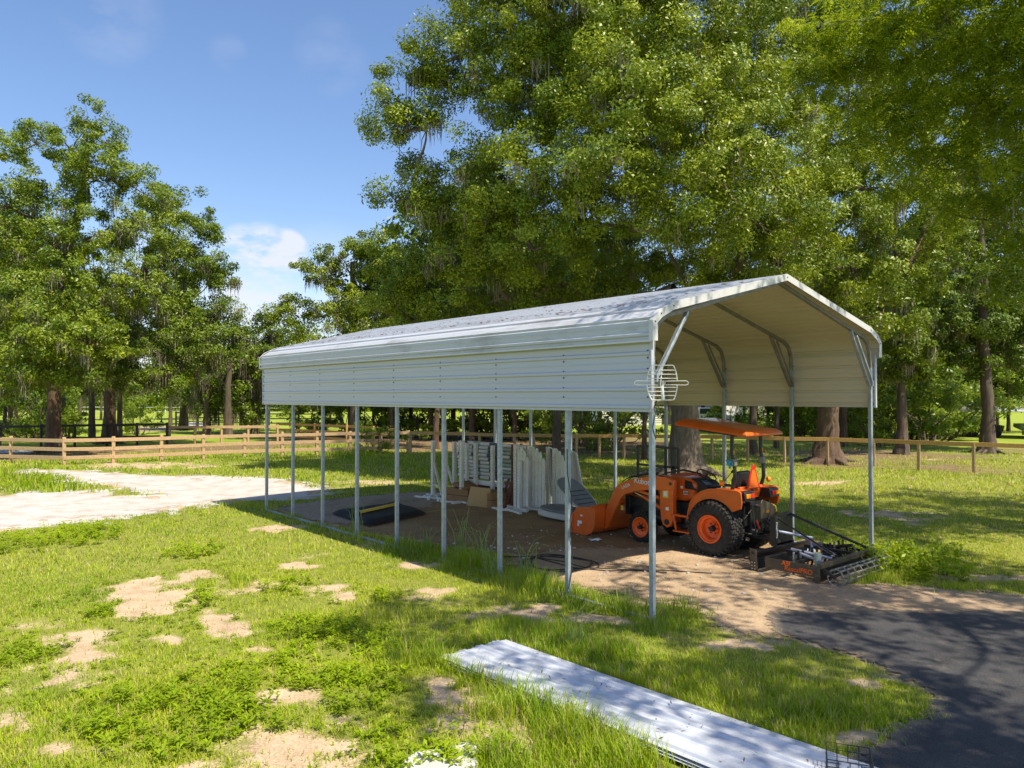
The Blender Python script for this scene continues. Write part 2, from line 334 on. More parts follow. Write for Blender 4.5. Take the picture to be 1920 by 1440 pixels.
SDIRT = poly_px([(965, 1050), (1040, 1030), (1150, 1026), (1300, 1035), (1430, 1050), (1500, 1085), (1560, 1098), (1700, 1100), (1800, 1108), (1920, 1118), (2100, 1140), (2100, 1175), (1920, 1156), (1750, 1153), (1600, 1152), (1520, 1158), (1462, 1200), (1400, 1190), (1350, 1165), (1300, 1130), (1180, 1118), (1090, 1100), (1010, 1078)])
BARE = [(300, 1122, 78, 24), (245, 1145, 30, 14), (155, 1205, 52, 28), (420, 1178, 44, 18), (125, 1272, 60, 16), (590, 1104, 55, 9), (820, 1110, 42, 9), (822, 1296, 34, 16), (895, 1372, 62, 32), (585, 1402, 92, 38), (540, 1306, 40, 16), (480, 1216, 24, 9), (650, 1121, 20, 6), (525, 992, 50, 7), (20, 1335, 30, 26), (1000, 1150, 80, 10), (1110, 1162, 60, 8), (1390, 1208, 75, 8), (1655, 1272, 45, 10), (1600, 1385, 45, 10), (1610, 1278, 30, 6), (560, 1062, 35, 5), (780, 1062, 50, 5), (350, 1078, 40, 6), (140, 1410, 60, 12), (330, 1445, 70, 10), (275, 872, 110, 5), (1200, 1128, 60, 6), (1830, 1085, 70, 6), (1650, 965, 60, 5), (690, 905, 60, 3), (1540, 905, 60, 3), (330, 1200, 20, 8), (1130, 1285, 0, 0)]
def blobs(u, v, L, n):
    t = np.zeros(u.shape)
    for (a, b, c, d) in L:
        c, d = c*1.18, d*1.18
        if c: t = np.maximum(t, 1.1-.72*np.hypot((u-a)/c, (v-b)/d)-n*.6)
    return t
def baremask(x, y):
    P = np.stack([x, y, np.zeros_like(x)], -1); u, v, z = uvd(P)
    n = (fbm(x, y, 1.3, 3)-.5)*1.8+(fbm(x+7, y+3, 4.2, 4)-.5)*3.2
    t = np.where(z > 1, blobs(u, v, BARE, n), 0)
    g = (fbm(x+31, y+7, .75, 6)-.66)*3.6
    t = np.maximum(t, g)
    for P2, w in ((ASPH, .10), (SAND, .35), (SDIRT, .25)):
        t = np.maximum(t, .6+(sdf(x, y, P2))/w*.5+n*.25)
    t = np.maximum(t, np.where(sdf(x, y, DIRT) > -.15, .9, 0))
    return np.clip(t, 0, 1)
WEED = [(640, 1225, 110, 60), (690, 1290, 80, 50), (330, 1365, 150, 60), (230, 1340, 90, 40), (450, 1290, 140, 45), (480, 1350, 90, 40), (100, 1012, 120, 22), (370, 1035, 50, 14), (210, 1140, 50, 18), (60, 1225, 50, 25), (520, 1105, 60, 14), (580, 1180, 80, 20), (880, 1400, 110, 45), (720, 1400, 60, 40), (620, 1180, 60, 20), (40, 905, 60, 16), (1690, 1062, 90, 28), (1800, 1080, 80, 14), (700, 1130, 90, 12), (380, 1130, 40, 10), (790, 1440, 60, 30)]
LONG = [(1000, 1195, 120, 30, .16), (1010, 1105, 90, 22, .2), (1280, 1140, 70, 22, .2), (900, 1060, 80, 16, .18), (780, 1035, 70, 12, .15), (1120, 1225, 80, 18, .2), (960, 1370, 120, 90, .2), (1100, 1400, 180, 60, .2), (1200, 1440, 120, 40, .2), (1180, 1150, 60, 16, .2), (50, 900, 90, 24, .22), (130, 920, 60, 12, .16), (1300, 1300, 240, 60, .09), (1500, 1350, 160, 60, .1), (1650, 1085, 90, 16, .14), (1760, 1110, 80, 10, .12), (660, 850, 60, 14, .3), (760, 1230, 80, 40, .14), (450, 1180, 60, 14, .12), (430, 1090, 60, 16, .12), (950, 1430, 60, 40, .25), (440, 948, 60, 6, .12), (700, 1160, 200, 20, .06)]
SHEET = np.array([(-2.93, .56), (-2.0, .56), (-1.84, -3.6), (-1.84, -9), (-2.9, -9)])
# ================================================================== GROUND
def axis(a, b, st, far):
    m = np.arange(a, b+st/2, st); e = [];
    d = st
    while (e[-1] if e else 0) < far: d *= 1.16; e.append((e[-1] if e else 0)+d)
    e = np.array(e); return np.concatenate([(a-e)[::-1], m, b+e])
ax = axis(-13, 13, .14, 2500); ay = axis(-7, 21, .14, 2500)
GX, GY = np.meshgrid(ax, ay, indexing='ij'); nx, ny = GX.shape
RIGHTFENCE = np.array([(13.12, 25.98), (21.87, 12.42), (22.3, 11.), (24.15, 4.33), (27.5, -8.)])
def littershade(x, y):
    n = fbm(x, y, .25, 4)-.5
    # bare leaf-strewn earth round the oaks; beyond the fence its brown also paints shade
    P = np.array([(22.6, 11.2), (24.4, 4.2), (27.5, -8), (40, -10), (41, 2), (37, 11), (33, 16), (27, 18), (24, 16)])
    t = .52+np.minimum(sdf(x, y, P)/2.5, .25)+n*2.4
    for (cx, cy, r) in [(14.78, 10.9, 1.9), (22.8, 9.6, 2.4), (31, 9.8, 2.5)]: t = np.maximum(t, 1.2-np.hypot(x-cx, y-cy)/r+n)
    P2 = np.array([(13, 27), (22, 15), (30, 22), (38, 34), (22, 46), (12, 44)]); t = np.maximum(t, .4+sdf(x, y, P2)/4+n*2)
    P3 = np.array([(-20, 34), (1, 33), (14, 33), (14, 38), (1, 41), (-25, 42)]); t = np.maximum(t, .2+sdf(x, y, P3)/2+n*2)
    return np.clip(t, 0, 1)
co_ = np.stack([GX.ravel(), GY.ravel(), np.zeros(nx*ny)], 1)
dd = np.hypot(co_[:, 0]-2, co_[:, 1]-6)
idx = np.arange(nx*ny).reshape(nx, ny); F = np.stack([idx[:-1, :-1], idx[1:, :-1], idx[1:, 1:], idx[:-1, 1:]], -1).reshape(-1, 4)
me = bpy.data.meshes.new('ground'); me.vertices.add(nx*ny); me.vertices.foreach_set('co', co_.astype(np.float32).ravel())
me.loops.add(F.size); me.loops.foreach_set('vertex_index', F.astype(np.int32).ravel()); me.polygons.add(len(F))
me.polygons.foreach_set('loop_start', np.arange(0, F.size, 4, dtype=np.int32)); me.polygons.foreach_set('loop_total', np.full(len(F), 4, dtype=np.int32))
for nm, val in (('bare', baremask(co_[:, 0], co_[:, 1])), ('litter', littershade(co_[:, 0], co_[:, 1])), ('far', np.clip((dd-24)/16, 0, 1))):
    a = me.attributes.new(nm, 'FLOAT', 'POINT'); a.data.foreach_set('value', np.asarray(val, dtype=np.float32))
me.update(calc_edges=True); tag(link('ground', me, M['ground']), kind='structure')
def sheet(name, P, z, mat, step=.12, jit=.0, soft=.25):
    """flat irregular sheet cut from a fine grid, with its distance to the rim stored for feathering"""
    x0, y0 = P.min(0)-.4; x1, y1 = P.max(0)+.4; X, Y = np.meshgrid(np.arange(x0, x1, step), np.arange(y0, y1, step), indexing='ij')
    d = sdf(X, Y, P)+(fbm(X, Y, 2.2, 4)-.5)*jit; e = np.clip(.5+d/(2*soft), 0, 1); keep = np.minimum.reduce([e[:-1, :-1], e[1:, :-1], e[1:, 1:], e[:-1, 1:]]) > (0.01 if soft > .03 else .5)
    if soft > .03: keep = np.maximum.reduce([e[:-1, :-1], e[1:, :-1], e[1:, 1:], e[:-1, 1:]]) > 0
    id_ = np.arange(X.size).reshape(X.shape); F = np.stack([id_[:-1, :-1], id_[1:, :-1], id_[1:, 1:], id_[:-1, 1:]], -1)[keep]
    used = np.unique(F); mp_ = np.zeros(X.size, int); mp_[used] = np.arange(len(used)); F = mp_[F]
    me = bpy.data.meshes.new(name); me.vertices.add(len(used)); me.vertices.foreach_set('co', np.stack([X.ravel()[used], Y.ravel()[used], np.full(len(used), z)], 1).astype(np.float32).ravel())
    me.loops.add(F.size); me.loops.foreach_set('vertex_index', F.astype(np.int32).ravel()); me.polygons.add(len(F))
    me.polygons.foreach_set('loop_start', np.arange(0, F.size, 4, dtype=np.int32)); me.polygons.foreach_set('loop_total', np.full(len(F), 4, dtype=np.int32))
    a = me.attributes.new('edge', 'FLOAT', 'POINT'); a.data.foreach_set('value', e.ravel()[used].astype(np.float32)); me.update(calc_edges=True)
    return tag(link(name, me, mat), kind='structure')
sheet('sand_path', SAND, .004, M['sand'], .15, 3.2, .8)
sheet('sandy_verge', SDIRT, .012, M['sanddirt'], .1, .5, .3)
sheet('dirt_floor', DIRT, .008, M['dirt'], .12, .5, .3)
sheet('gravel_floor', GRAV, .016, M['gravel'], .12, .5, .3)
sheet('asphalt_drive', ASPH, .020, M['asphalt'], .06, .25, .16)
# ================================================================== CARPORT
def ribbed(poly, spacing=.229, h=.024, w=.062, start=.05, side=1):
    P = [np.array(p, float) for p in poly]; out = []; acc = 0; nxt = start
    for a, b in zip(P[:-1], P[1:]):
        l = np.linalg.norm(b-a); d = (b-a)/l; nrm = np.array([-d[1], d[0]])*side; out.append((a, 0))
        while nxt+w < acc+l:
            t = nxt-acc
            if t > .002:
                for q, hh in ((0, 0), (.017, h), (w-.017, h), (w, 0)): out.append((a+d*(t+q)+nrm*hh, 1))
                mid = t+w+(spacing-w)/2
                if mid+.03 < l:
                    for q, hh in ((-.016, 0), (0, .005), (.016, 0)): out.append((a+d*(mid+q)+nrm*hh, 1))
            nxt += spacing
        acc += l
        if nxt < acc: nxt = acc+.03
    out.append((P[-1], 0)); return [tuple(p) for p, _ in out]
BAY, NB, WD = 1.524, 8, 6.1; LEN = BAY*NB; Y0, Y1 = -.13, LEN+.13
cp = thing('carport', (WD/2, LEN/2, 0), 'long white metal carport with ribbed roof and side skirts over the tractor', 'carport')
ROOF = [(-.13, 3.55), (-.13, 3.80), (.0, 3.92), (.26, 4.04), (3.05, 4.69), (5.84, 4.04), (6.1, 3.92), (6.23, 3.80), (6.23, 3.55)]
def extrude_y(mb, prof, y0, y1, ny_=1):
    n = len(prof); ys = [y0+(y1-y0)*i/ny_ for i in range(ny_+1)]
    V = [(p[0], y, p[1]) for y in ys for p in prof]; F = [(j*n+i, j*n+i+1, (j+1)*n+i+1, (j+1)*n+i) for j in range(ny_) for i in range(n-1)]
    return mb.add(V, F)
rp = MB(); extrude_y(rp, ribbed(ROOF, side=1), Y0, Y1); rpo = rp.build('roof_panel', [M['roof'], M['liner']], cp, solid=.003, smooth=0); rpo.modifiers[0].material_offset = 1; rpo.modifiers[0].offset = 1
for x, s, lab in ((-.075, 1, None), (6.175, -1, None)):
    sp = MB(); extrude_y(sp, ribbed([(x, 2.65), (x, 3.60)], side=s, start=.03), .0-.045, LEN+.045)
    for k in range(NB+1):                 # screw heads along every post
        for z in (2.70, 2.84, 2.97, 3.11, 3.20, 3.34, 3.43):
            sp.mat(1).box((x-s*.004, k*BAY, z), (.012, .016, .016))
    spo = sp.build('side_panel', [M['panel'], M['black'], M['liner']], cp, smooth=0, solid=.003); spo.modifiers[0].material_offset = 2; spo.modifiers[0].offset = 1
    MB().bb((x-.022, -.075, 2.645), (x+.03, -.047, 3.6)).build('corner_trim', M['panel'], cp, bevel=.003)
    MB().bb((x-.022, LEN+.047, 2.645), (x+.03, LEN+.075, 3.6)).build('corner_trim', M['panel'], cp, bevel=.003)
    MB().bb((-.158 if s > 0 else 6.232, Y0, 3.535), (-.132 if s > 0 else 6.258, Y1, 3.562)).build('eave_trim', M['trim'], cp, bevel=.004)
def offs(P, d):                           # profile pushed outwards by d
    o = []
    for i, p in enumerate(P):
        a = np.array(P[max(i-1, 0)]); b = np.array(P[min(i+1, len(P)-1)]); t = (b-a)/np.linalg.norm(b-a); nn = np.array([-t[1], t[0]]); o.append(tuple(np.array(p)+nn*d))
    return o
for y0, y1 in ((Y0-.012, Y0+.05), (Y1-.05, Y1+.012)):
    tb = MB(); A = offs(ROOF, .026); B = offs(ROOF, -.075); C = offs(ROOF, .022)
    n = len(A)
    yf = y0 if y0 < 0 else y1; yb = y1 if y0 < 0 else y0
    V = [(p[0], yf, p[1]) for p in B]+[(p[0], yf, p[1]) for p in A]+[(p[0], yb, p[1]) for p in A]
    tb.add(V, [(i, i+1, n+i+1, n+i) for i in range(n-1)]+[(n+i, n+i+1, 2*n+i+1, 2*n+i) for i in range(n-1)])
    for i, p in enumerate(B):
        if i % 1 == 0 and 0 < i < n-1: tb.mat(1).box((p[0]*.5+A[i][0]*.5, yf-.004*(1 if yf < 0 else -1), p[1]*.5+A[i][1]*.5), (.014, .01, .014))
    tb.build('gable_trim', [M['trim'], M['black']], cp, solid=.003, smooth=0)
FR = [(0, 3.35), (.02, 3.62), (.11, 3.80), (.28, 3.90), (3.05, 4.60), (5.82, 3.90), (5.99, 3.80), (6.08, 3.62), (6.1, 3.35)]
for k in range(NB+1):
    y = k*BAY
    for x in (0, WD):
        p = MB(); p.bar((x, y, 0), (x, y, 3.36), .063, .063, up=(0, 1, 0)); p.build('post', M['galv'], cp, bevel=.006)
    r = MB()
    for a, b in zip(FR[:-1], FR[1:]):
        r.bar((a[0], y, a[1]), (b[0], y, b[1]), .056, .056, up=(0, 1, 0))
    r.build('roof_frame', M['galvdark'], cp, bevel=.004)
    for s in (0, 1):
        X = (lambda v: v) if s == 0 else (lambda v: WD-v)
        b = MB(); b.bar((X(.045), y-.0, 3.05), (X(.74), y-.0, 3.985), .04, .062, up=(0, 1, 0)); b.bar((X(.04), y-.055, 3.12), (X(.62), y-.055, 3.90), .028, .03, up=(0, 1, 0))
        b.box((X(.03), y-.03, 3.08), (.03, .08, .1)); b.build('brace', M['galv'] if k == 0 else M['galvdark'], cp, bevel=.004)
for x in (0, WD):
    MB().bb((x-.03, -.03, .0), (x+.03, LEN+.03, .035)).build('base_rail', M['galv'], cp, bevel=.005)
# antenna strapped to the front post
AX = (atd(1240, 718, 9.35)-np.array([0, 0, 0])); an = thing('tv_antenna', AX, 'small white grid television antenna strapped to the front carport post', 'antenna')
r_ = Vector(RGT); u_ = Vector((0, 0, 1)); n_ = r_.cross(u_)
def ap(x, z, d=0): return Vector(AX)+r_*x+u_*z+n_*d
gr = MB()
hw = lambda z: .185*math.sqrt(max(0, 1-(z/.30)**2))
zz = [-.21+.42*i/14 for i in range(15)]
for sgn in (-1, 1):
    gr.tube([ap(sgn*hw(z), z, .03*(z/.2)**2+.05) for z in zz if z > .02], .0075, 6); gr.tube([ap(sgn*hw(z), z, .03*(z/.2)**2+.05) for z in zz if z < -.02], .0075, 6)
for z in (.215, .155, .105, .055, -.055, -.105, -.155, -.21):
    gr.tube([ap(-hw(z), z, .07), ap(hw(z), z, .07)], .005, 6)
gr.tube([ap(.005, .235, .06), ap(-.02, .0, .06)], .008, 6); gr.tube([ap(-.02, .0, .06), ap(.0, -.22, .06)], .008, 6); gr.build('reflector_grid', M['antenna'], an)
for s in (-1, 1):
    lp = MB(); pts = [ap(s*.02, .022), ap(s*.3, .026), ap(s*.325, .018), ap(s*.334, 0), ap(s*.325, -.018), ap(s*.3, -.026), ap(s*.02, -.022)]; lp.tube(pts, .0055, 6); lp.build('dipole_loop', M['antenna'], an)
hb = MB(); hb.box(ap(0, -.005, .03), (.07, .07, .06)); hb.bar(ap(-.03, 0, .0), ap(.05, 0, .0), .03, .03); hb.build('feed_box', M['galvdark'], an, bevel=.005)
ms = MB(); ms.tube([ap(0, -.02, .06), ap(.01, -.2, .09), Vector((.035, -.05, 2.79))], .013, 8); ms.tube([ap(0, .0, .06), Vector((.02, -.05, 2.98))], .012, 8); ms.build('mast', M['antenna'], an)
cb = MB(); cb.tube([ap(0, -.02, -.02), ap(-.03, -.15, -.01), ap(-.07, -.23, .02), Vector((-.03, -.06, 2.72)), Vector((.0, -.05, 2.62)), Vector((-.035, -.04, 2.45)), Vector((.036, -.03, 2.3))], .006, 6)
for z in (2.72, 2.76, 2.84, 2.9): cb.tube([Vector((-.04, -.045, z)), Vector((.04, -.05, z+.02)), Vector((.045, .03, z+.03))], .007, 5)
cb.build('cable', M['cable'], an)
# cable hanging down a side post and lying in coils on the ground
q = MB(); q.tube([(-.04, 1.50, 2.1), (-.045, 1.49, 1.75), (.0, 1.46, 1.45), (.04, 1.49, 1.3), (-.02, 1.46, .95), (.06, 1.5, .62), (.03, 1.47, .4), (-.035, 1.47, .15), (.1, 1.6, .01)], .007, 6)
tag(q.build('cable', M['cable']), 'thin dark cable hanging down the second post from the front', 'cable')
q = MB(); c0 = np.array([1.15, 3.1]); pts = []
for i in range(46):
    a = i/46*2*PI*2.3; rr = .62+.12*math.sin(i*.7); pts.append((c0[0]+rr*math.cos(a)*.75+.2, c0[1]+rr*math.sin(a)*1.1, .02+.004*(i % 5)))
pts += [(1.3, 2.7, .02), (1.55, 2.2, .02), (1.9, 1.95, .02), (2.2, 1.5, .02)]
q.tube(pts, .010, 6); tag(q.build('coiled_cable', M['cable']), 'loose black cable coiled on the dirt beside the left post row', 'cable')
q = MB(); q.tube([(.9, 4.2, .02), (1.3, 3.8, .025), (1.5, 3.2, .02), (1.45, 2.6, .02), (1.9, 2.0, .02), (2.3, 1.6, .02), (2.7, 1.0, .02)], .008, 6)
tag(q.build('hose', M['cable']), 'thin dark hose snaking over the dirt toward the tractor', 'hose')
# ================================================================== TREES
def unit(v): return v/np.linalg.norm(v, axis=-1, keepdims=True)
def leaf_quads(rg, C, R, per, ln, wd, flat=.75, up=.5, out=.0, nb=None, jitter=.6):
    """leaf-sized rhombs in clumps: C clump centres, R clump radii"""
    n = len(C)*per; c = np.repeat(C, per, 0); r = np.repeat(R, per)
    d = unit(rg.normal(size=(n, 3))); d *= (rg.random(n)**.45*r)[:, None]; d[:, 2] *= flat; p = c+d
    nn = rg.normal(size=(n, 3))*.8+np.array([0, 0, up])+d*out/(r[:, None]+1e-6)
    if nb is not None: nn = nn+np.repeat(nb, per, 0)*1.0
    nn = unit(nn); t = unit(np.cross(nn, rg.normal(size=(n, 3)))); b = np.cross(nn, t)
    l = (ln*(1+jitter*(rg.random(n)-.5)*2)/2)[:, None]; w = (wd*(1+jitter*(rg.random(n)-.5)*2)/2)[:, None]
    V = np.stack([p-t*l, p+b*w-t*l*.1, p+t*l, p-b*w-t*l*.1], 1).reshape(-1, 3); return V, p
def pinnate(rg, C, R, per, ln):
    """compound leaves: a drooping midrib with pairs of leaflets"""
    n = len(C)*per; c = np.repeat(C, per, 0); r = np.repeat(R, per); d = unit(rg.normal(size=(n, 3)))*(rg.random(n)**.5*r)[:, None]; d[:, 2] *= .7; p = c+d
    ax_ = unit(rg.normal(size=(n, 3))*np.array([1, 1, .35])+np.array([0, 0, -.35])); sd = unit(np.cross(ax_, np.array([0, 0, 1.])+rg.normal(size=(n, 3))*.25)); out = []
    for k in range(5):
        for s in (-1, 1):
            b0 = p+ax_*(ln*(.2+.17*k)); b0[:, 2] -= ln*.05*k*k*.4; l = ln*.42*(1-.08*abs(k-2)); dr = unit(sd*s+ax_*.55+np.array([0, 0, -.28])); w = np.cross(dr, unit(np.cross(dr, np.array([0, 0, 1.]))+1e-6)*1.)
            w = unit(np.cross(dr, np.array([0, 0, 1.])+rg.normal(size=(n, 3))*.3))*(ln*.055)
            out.append(np.stack([b0, b0+dr*l*.45+w, b0+dr*l, b0+dr*l*.45-w], 1))
    V = np.concatenate(out, 1).reshape(-1, 3); return V, n*10
def lobes_to_clumps(rg, lobes, dens, cr, shell=.62):
    C = []; R = []; NB = []
    for (c, r) in lobes:
        n = max(5, int(dens*r*r)); d = unit(rg.normal(size=(n, 3))); d[:, 2] = np.where(d[:, 2] < -.25, d[:, 2]*.7, d[:, 2]); rad = r*(shell+(1.04-shell)*rg.random(n)**.7)
        C.append(np.array(c)+d*rad[:, None]*np.array([1, 1, .85])); R.append(cr*(.6+.8*rg.random(n))); NB.append(d)
    lobes_to_clumps.nb = np.concatenate(NB); return np.concatenate(C), np.concatenate(R)
def curve(a, b, rg, sag=.1, n=7, wob=.04):
    a = np.array(a, float); b = np.array(b, float); l = np.linalg.norm(b-a); pts = []
    o = rg.normal(size=3)*wob*l
    for i in range(n):
        t = i/(n-1); p = a*(1-t)+b*t+np.array([0, 0, 1])*l*sag*math.sin(PI*t)+o*math.sin(2*PI*t)+rg.normal(size=3)*wob*.25*l*(0 < i < n-1); pts.append(tuple(p))
    return pts
def moss_quads(rg, C, n, lmin, lmax, spread=.3, w=.02):
    c = C[rg.integers(0, len(C), n)]; k = 16; V = []
    c = np.repeat(c, k, 0)+rg.normal(size=(n*k, 3))*np.array([spread*.55, spread*.55, .10]); l = (lmin+(lmax-lmin)*np.repeat(rg.random(n), k))*(.25+.75*rg.random(n*k))
    a = rg.random(n*k)*PI; dx = np.stack([np.cos(a), np.sin(a), np.zeros(n*k)], 1); P = [c]; W_ = [.35, 1., .8, .55, .1]; out = []
    sw = rg.normal(size=(n*k, 3))*np.array([.05, .05, 0])
    for i in range(4): q = P[-1].copy(); q[:, 2] -= l/4; q += sw*(1 if i % 2 else -.7)*(.6+.8*rg.random((n*k, 1)))*np.array([1, 1, 0]); P.append(q)
    for i in range(4): out.append(np.stack([P[i]-dx*w*W_[i], P[i]+dx*w*W_[i], P[i+1]+dx*w*W_[i+1], P[i+1]-dx*w*W_[i+1]], 1))
    return np.concatenate(out, 0).reshape(-1, 3), np.tile(rg.random(n*k), 4)
def tree(seed, base, path, rad, lobes, label, cat='tree', name='oak_tree', leaf='oakleaf', bark='bark', ln=.13, wd=.06, dens=9, cr=.5, per=90, moss=0, flare=1.9, group=None, tb=(.35, .35), kind='oval', twigs=5, limb=.3, mlen=(.3, 1.1), shell=.5, roots=True):
    rg = np.random.default_rng(seed); t = thing(name, (base[0], base[1], 0), label, cat, group)
    B = np.array([base[0], base[1], 0.])
    path = [np.array(p, float) for p in path]; P = [B-[0, 0, .15]]+[B+[0, 0, .35], B+[0, 0, 1.0]]+path
    Rr = [rad*flare, rad*(1+(flare-1)*.30), rad*1.04]+[rad*(1-.6*(i+.35)/(len(path)+.5)) for i in range(len(path))]
    # densify
    PP = []; RR = []
    for i in range(len(P)-1):
        for k in range(3): f = k/3; PP.append(P[i]*(1-f)+P[i+1]*f+(rg.normal(size=3)*rad*.05 if i else 0)); RR.append(Rr[i]*(1-f)+Rr[i+1]*f)
    PP.append(P[-1]); RR.append(Rr[-1])
    tr = MB(); n = 18; tr.tube(PP, RR, n)
    V = tr.v; w0 = rg.random(n)*.22
    for i in range(len(PP)):              # buttressed, fluted base
        fl = max(0, 1-(PP[i][2])/1.6)
        for j in range(n):
            k = i*n+j; c = PP[i]; s = 1+(w0[j]*(.14+1.1*fl)*(1 if j % 3 else 1.9))-.08; V[k] = tuple(c+(np.array(V[k])-c)*s)
    if roots and rad > .3:
        for k in range(6):
            a = k/6*2*PI+rg.random()*.7; l = rad*(2.3+rg.random()*1.6); dx, dy = math.cos(a), math.sin(a)
            tr.tube([(B[0]+dx*rad*.6, B[1]+dy*rad*.6, .5*rad), (B[0]+dx*rad*1.5, B[1]+dy*rad*1.5, .14), (B[0]+dx*l, B[1]+dy*l, -.02)], [rad*.42, rad*.26, .05], 7)
    nodes = [p for p in PP if p[2] > PP[-1][2]*.45] or [PP[-1]]
    br = MB(); L_ = [(np.array(c, float), r) for c, r in lobes]
    C, R = lobes_to_clumps(rg, L_, dens, cr, shell); NBV = lobes_to_clumps.nb
    done = []
    for (c, r) in sorted(L_, key=lambda q: np.linalg.norm(q[0]-nodes[-1])):
        cand = [(np.linalg.norm((c-p)*[1, 1, 1.4])+(.5 if p[2] < c[2]-.3 else 6), p, 1.) for p in nodes]+[(np.linalg.norm(c-p)*1.05+(0 if p[2] < c[2]+.5 else 3), p, .5) for p in done]
        _, p, sc = min(cand, key=lambda q: q[0]); l = np.linalg.norm(c-p); r0 = rad*limb*(1.25 if sc == 1 else .55)*min(1.3, .4+l/8)
        e = c+np.array([0, 0, -.15*r]); pts = curve(p, e, rg, -.05, 7, .045); br.tube(pts, [r0*(1-i/6*.72) for i in range(7)], 8, cap=False)
        done.append(np.array(pts[4])); done.append(e); idx = rg.choice(len(C), min(len(C), 400), replace=False); near = sorted(idx, key=lambda i: np.linalg.norm(C[i]-c))[:twigs]
        for i in near: br.tube(curve(e, C[i], rg, .05, 4, .08), [r0*.26, r0*.2, r0*.13, .006], 5, cap=False)
    tr.build('trunk', M[bark], t, smooth=60); br.build('branches', M[bark], t, smooth=60)
    if kind == 'pinnate': V, nf = pinnate(rg, C, R, per, ln); ti = np.concatenate([np.repeat(np.repeat(rg.random(len(C)), per), 10)])
    else: V, _ = leaf_quads(rg, C, R, per, ln, wd, out=.5, nb=NBV); ti = np.repeat(rg.random(len(C)), per)
    ti = np.clip(ti*tb[0]+tb[1]+(rg.random(len(ti))-.5)*.45, 0, 1); quadmesh('crown', V, 4, M[leaf], t, ti)
    if moss:
        cc_ = np.median(C, 0); dd_ = np.hypot(C[:, 0]-cc_[0], C[:, 1]-cc_[1]); low = C[(C[:, 2] < np.quantile(C[:, 2], .85)) & (dd_ < np.quantile(dd_, .85))]; V, ti = moss_quads(rg, low, moss, *mlen); quadmesh('hanging_moss', V, 4, M['moss'], t, ti)
    return t
def LB(lst, depth=None): return [(atd(x, y, d), r) for (x, y, d, r) in lst]
# the great oak behind the carport
A = [(790, 110, 26, 1.25), (768, 185, 26, 1.3), (742, 235, 26, .95), (800, 235, 26.5, .9), (860, 95, 26, 1.3), (850, 165, 27, 1.0), (960, 50, 26, 2.1), (935, 140, 26, 1.6), (1050, 50, 25, 2.2), (1150, 30, 24, 2.4), (1260, 20, 25, 2.4), (1370, 50, 26, 2.3),
     (1000, 180, 25, 1.8), (1090, 180, 24, 2.1), (1200, 160, 23, 2.3), (1310, 170, 24, 2.2), (1400, 150, 27, 2.0), (775, 330, 27, 1.1), (742, 372, 27, .85), (800, 390, 27.5, 1.1), (865, 400, 27, 1.5), (930, 285, 26, 1.6), (950, 375, 26, 1.9),
     (1040, 300, 24, 2.0), (1140, 310, 22.5, 2.0), (1240, 290, 22, 2.1), (1340, 290, 23, 2.1), (1430, 270, 26, 2.1), (1000, 450, 25, 2.0), (900, 470, 27, 1.9), (815, 470, 28, 1.5), (765, 500, 29, 1.4), (735, 545, 29, 1.2), (1090, 400, 24, 1.6), (1310, 400, 22.5, 1.8), (1400, 390, 23, 2.1), (1480, 380, 26, 1.9),
     (860, 555, 29, 1.9), (960, 550, 28, 1.6), (1050, 520, 29, 1.6), (1380, 490, 25, 1.7), (1460, 480, 25, 1.8), (1110, 540, 31, 1.8), (1230, 400, 27, 1.5), (1200, 480, 33, 2.5), (1300, 470, 33, 2.5), (1120, 490, 33, 2.3), (1390, 560, 33, 2.), (1000, 610, 34, 2.4), (1100, 610, 34, 2.4), (1200, 570, 34, 2.4), (900, 620, 34, 2.2), (820, 640, 34, 1.8), (1180, 90, 29, 2.6), (1050, 120, 30, 2.6), (1300, 240, 30, 2.6), (1150, 240, 31, 2.6), (780, 600, 30, 1.5), (1330, 560, 27, 1.3),
     (1100, -80, 26, 3.2), (1280, -120, 26, 3.2), (950, -60, 27, 2.4), (1180, -220, 27, 3.), (1420, -60, 27, 2.6)]
b = at(1285, 888); tree(1, b, [b+[0, 0, 2.2], b+[.0, .1, 4.], b+[-.1, .2, 5.6], b+[-.2, .3, 6.8]], .56, [(c, q*1.1) for c, q in LB(A)], 'huge spreading mossy oak, its thick grey trunk right behind the tractor canopy', dens=8, per=300, cr=.52, ln=.108, wd=.052, moss=330, tb=(.45, .3), flare=1.7, limb=.42)
Bt = [(1480, 150, 32, 2.3), (1560, 200, 33, 2.6), (1500, 320, 31, 2.2), (1580, 400, 30, 2.3), (1660, 330, 33, 2.6), (1600, 500, 29.5, 2.1), (1520, 440, 29.5, 2.0), (1700, 480, 33, 2.4), (1650, 580, 32, 1.9), (1450, 60, 33, 2.6), (1540, 50, 35, 2.8), (1540, 560, 30, 1.6), (1640, 60, 36, 3.), (1600, 290, 34, 2.4), (1740, 400, 35, 2.5), (1720, 200, 36, 3.0), (1800, 120, 38, 3.2), (1560, -60, 34, 3.)]
b = at(1553, 868); tree(2, b, [b+[0, 0, 2.3], b+[.1, 0, 4.5], b+[.1, .3, 7.], b+[-.3, .2, 10.], b+[0, 0, 13.]], .47, [(c, q*1.1) for c, q in LB(Bt)], 'large oak with a flared reddish trunk standing by the wire fence right of the tractor', dens=7, per=230, ln=.135, wd=.062, moss=170, tb=(.4, .25), flare=1.8, bark='barkr')
Ct = [(1700, 690, 37, 1.2), (1640, 560, 36, 2.), (1750, 690, 37, .8), (1700, 640, 36, 1.5), (1700, 590, 38, 2.1), (1760, 500, 38, 2.6), (1720, 440, 40, 2.6), (1655, 640, 38, 1.6), (1760, 620, 39, 1.5), (1820, 330, 41, 3.2), (1680, 700, 37, .8)]
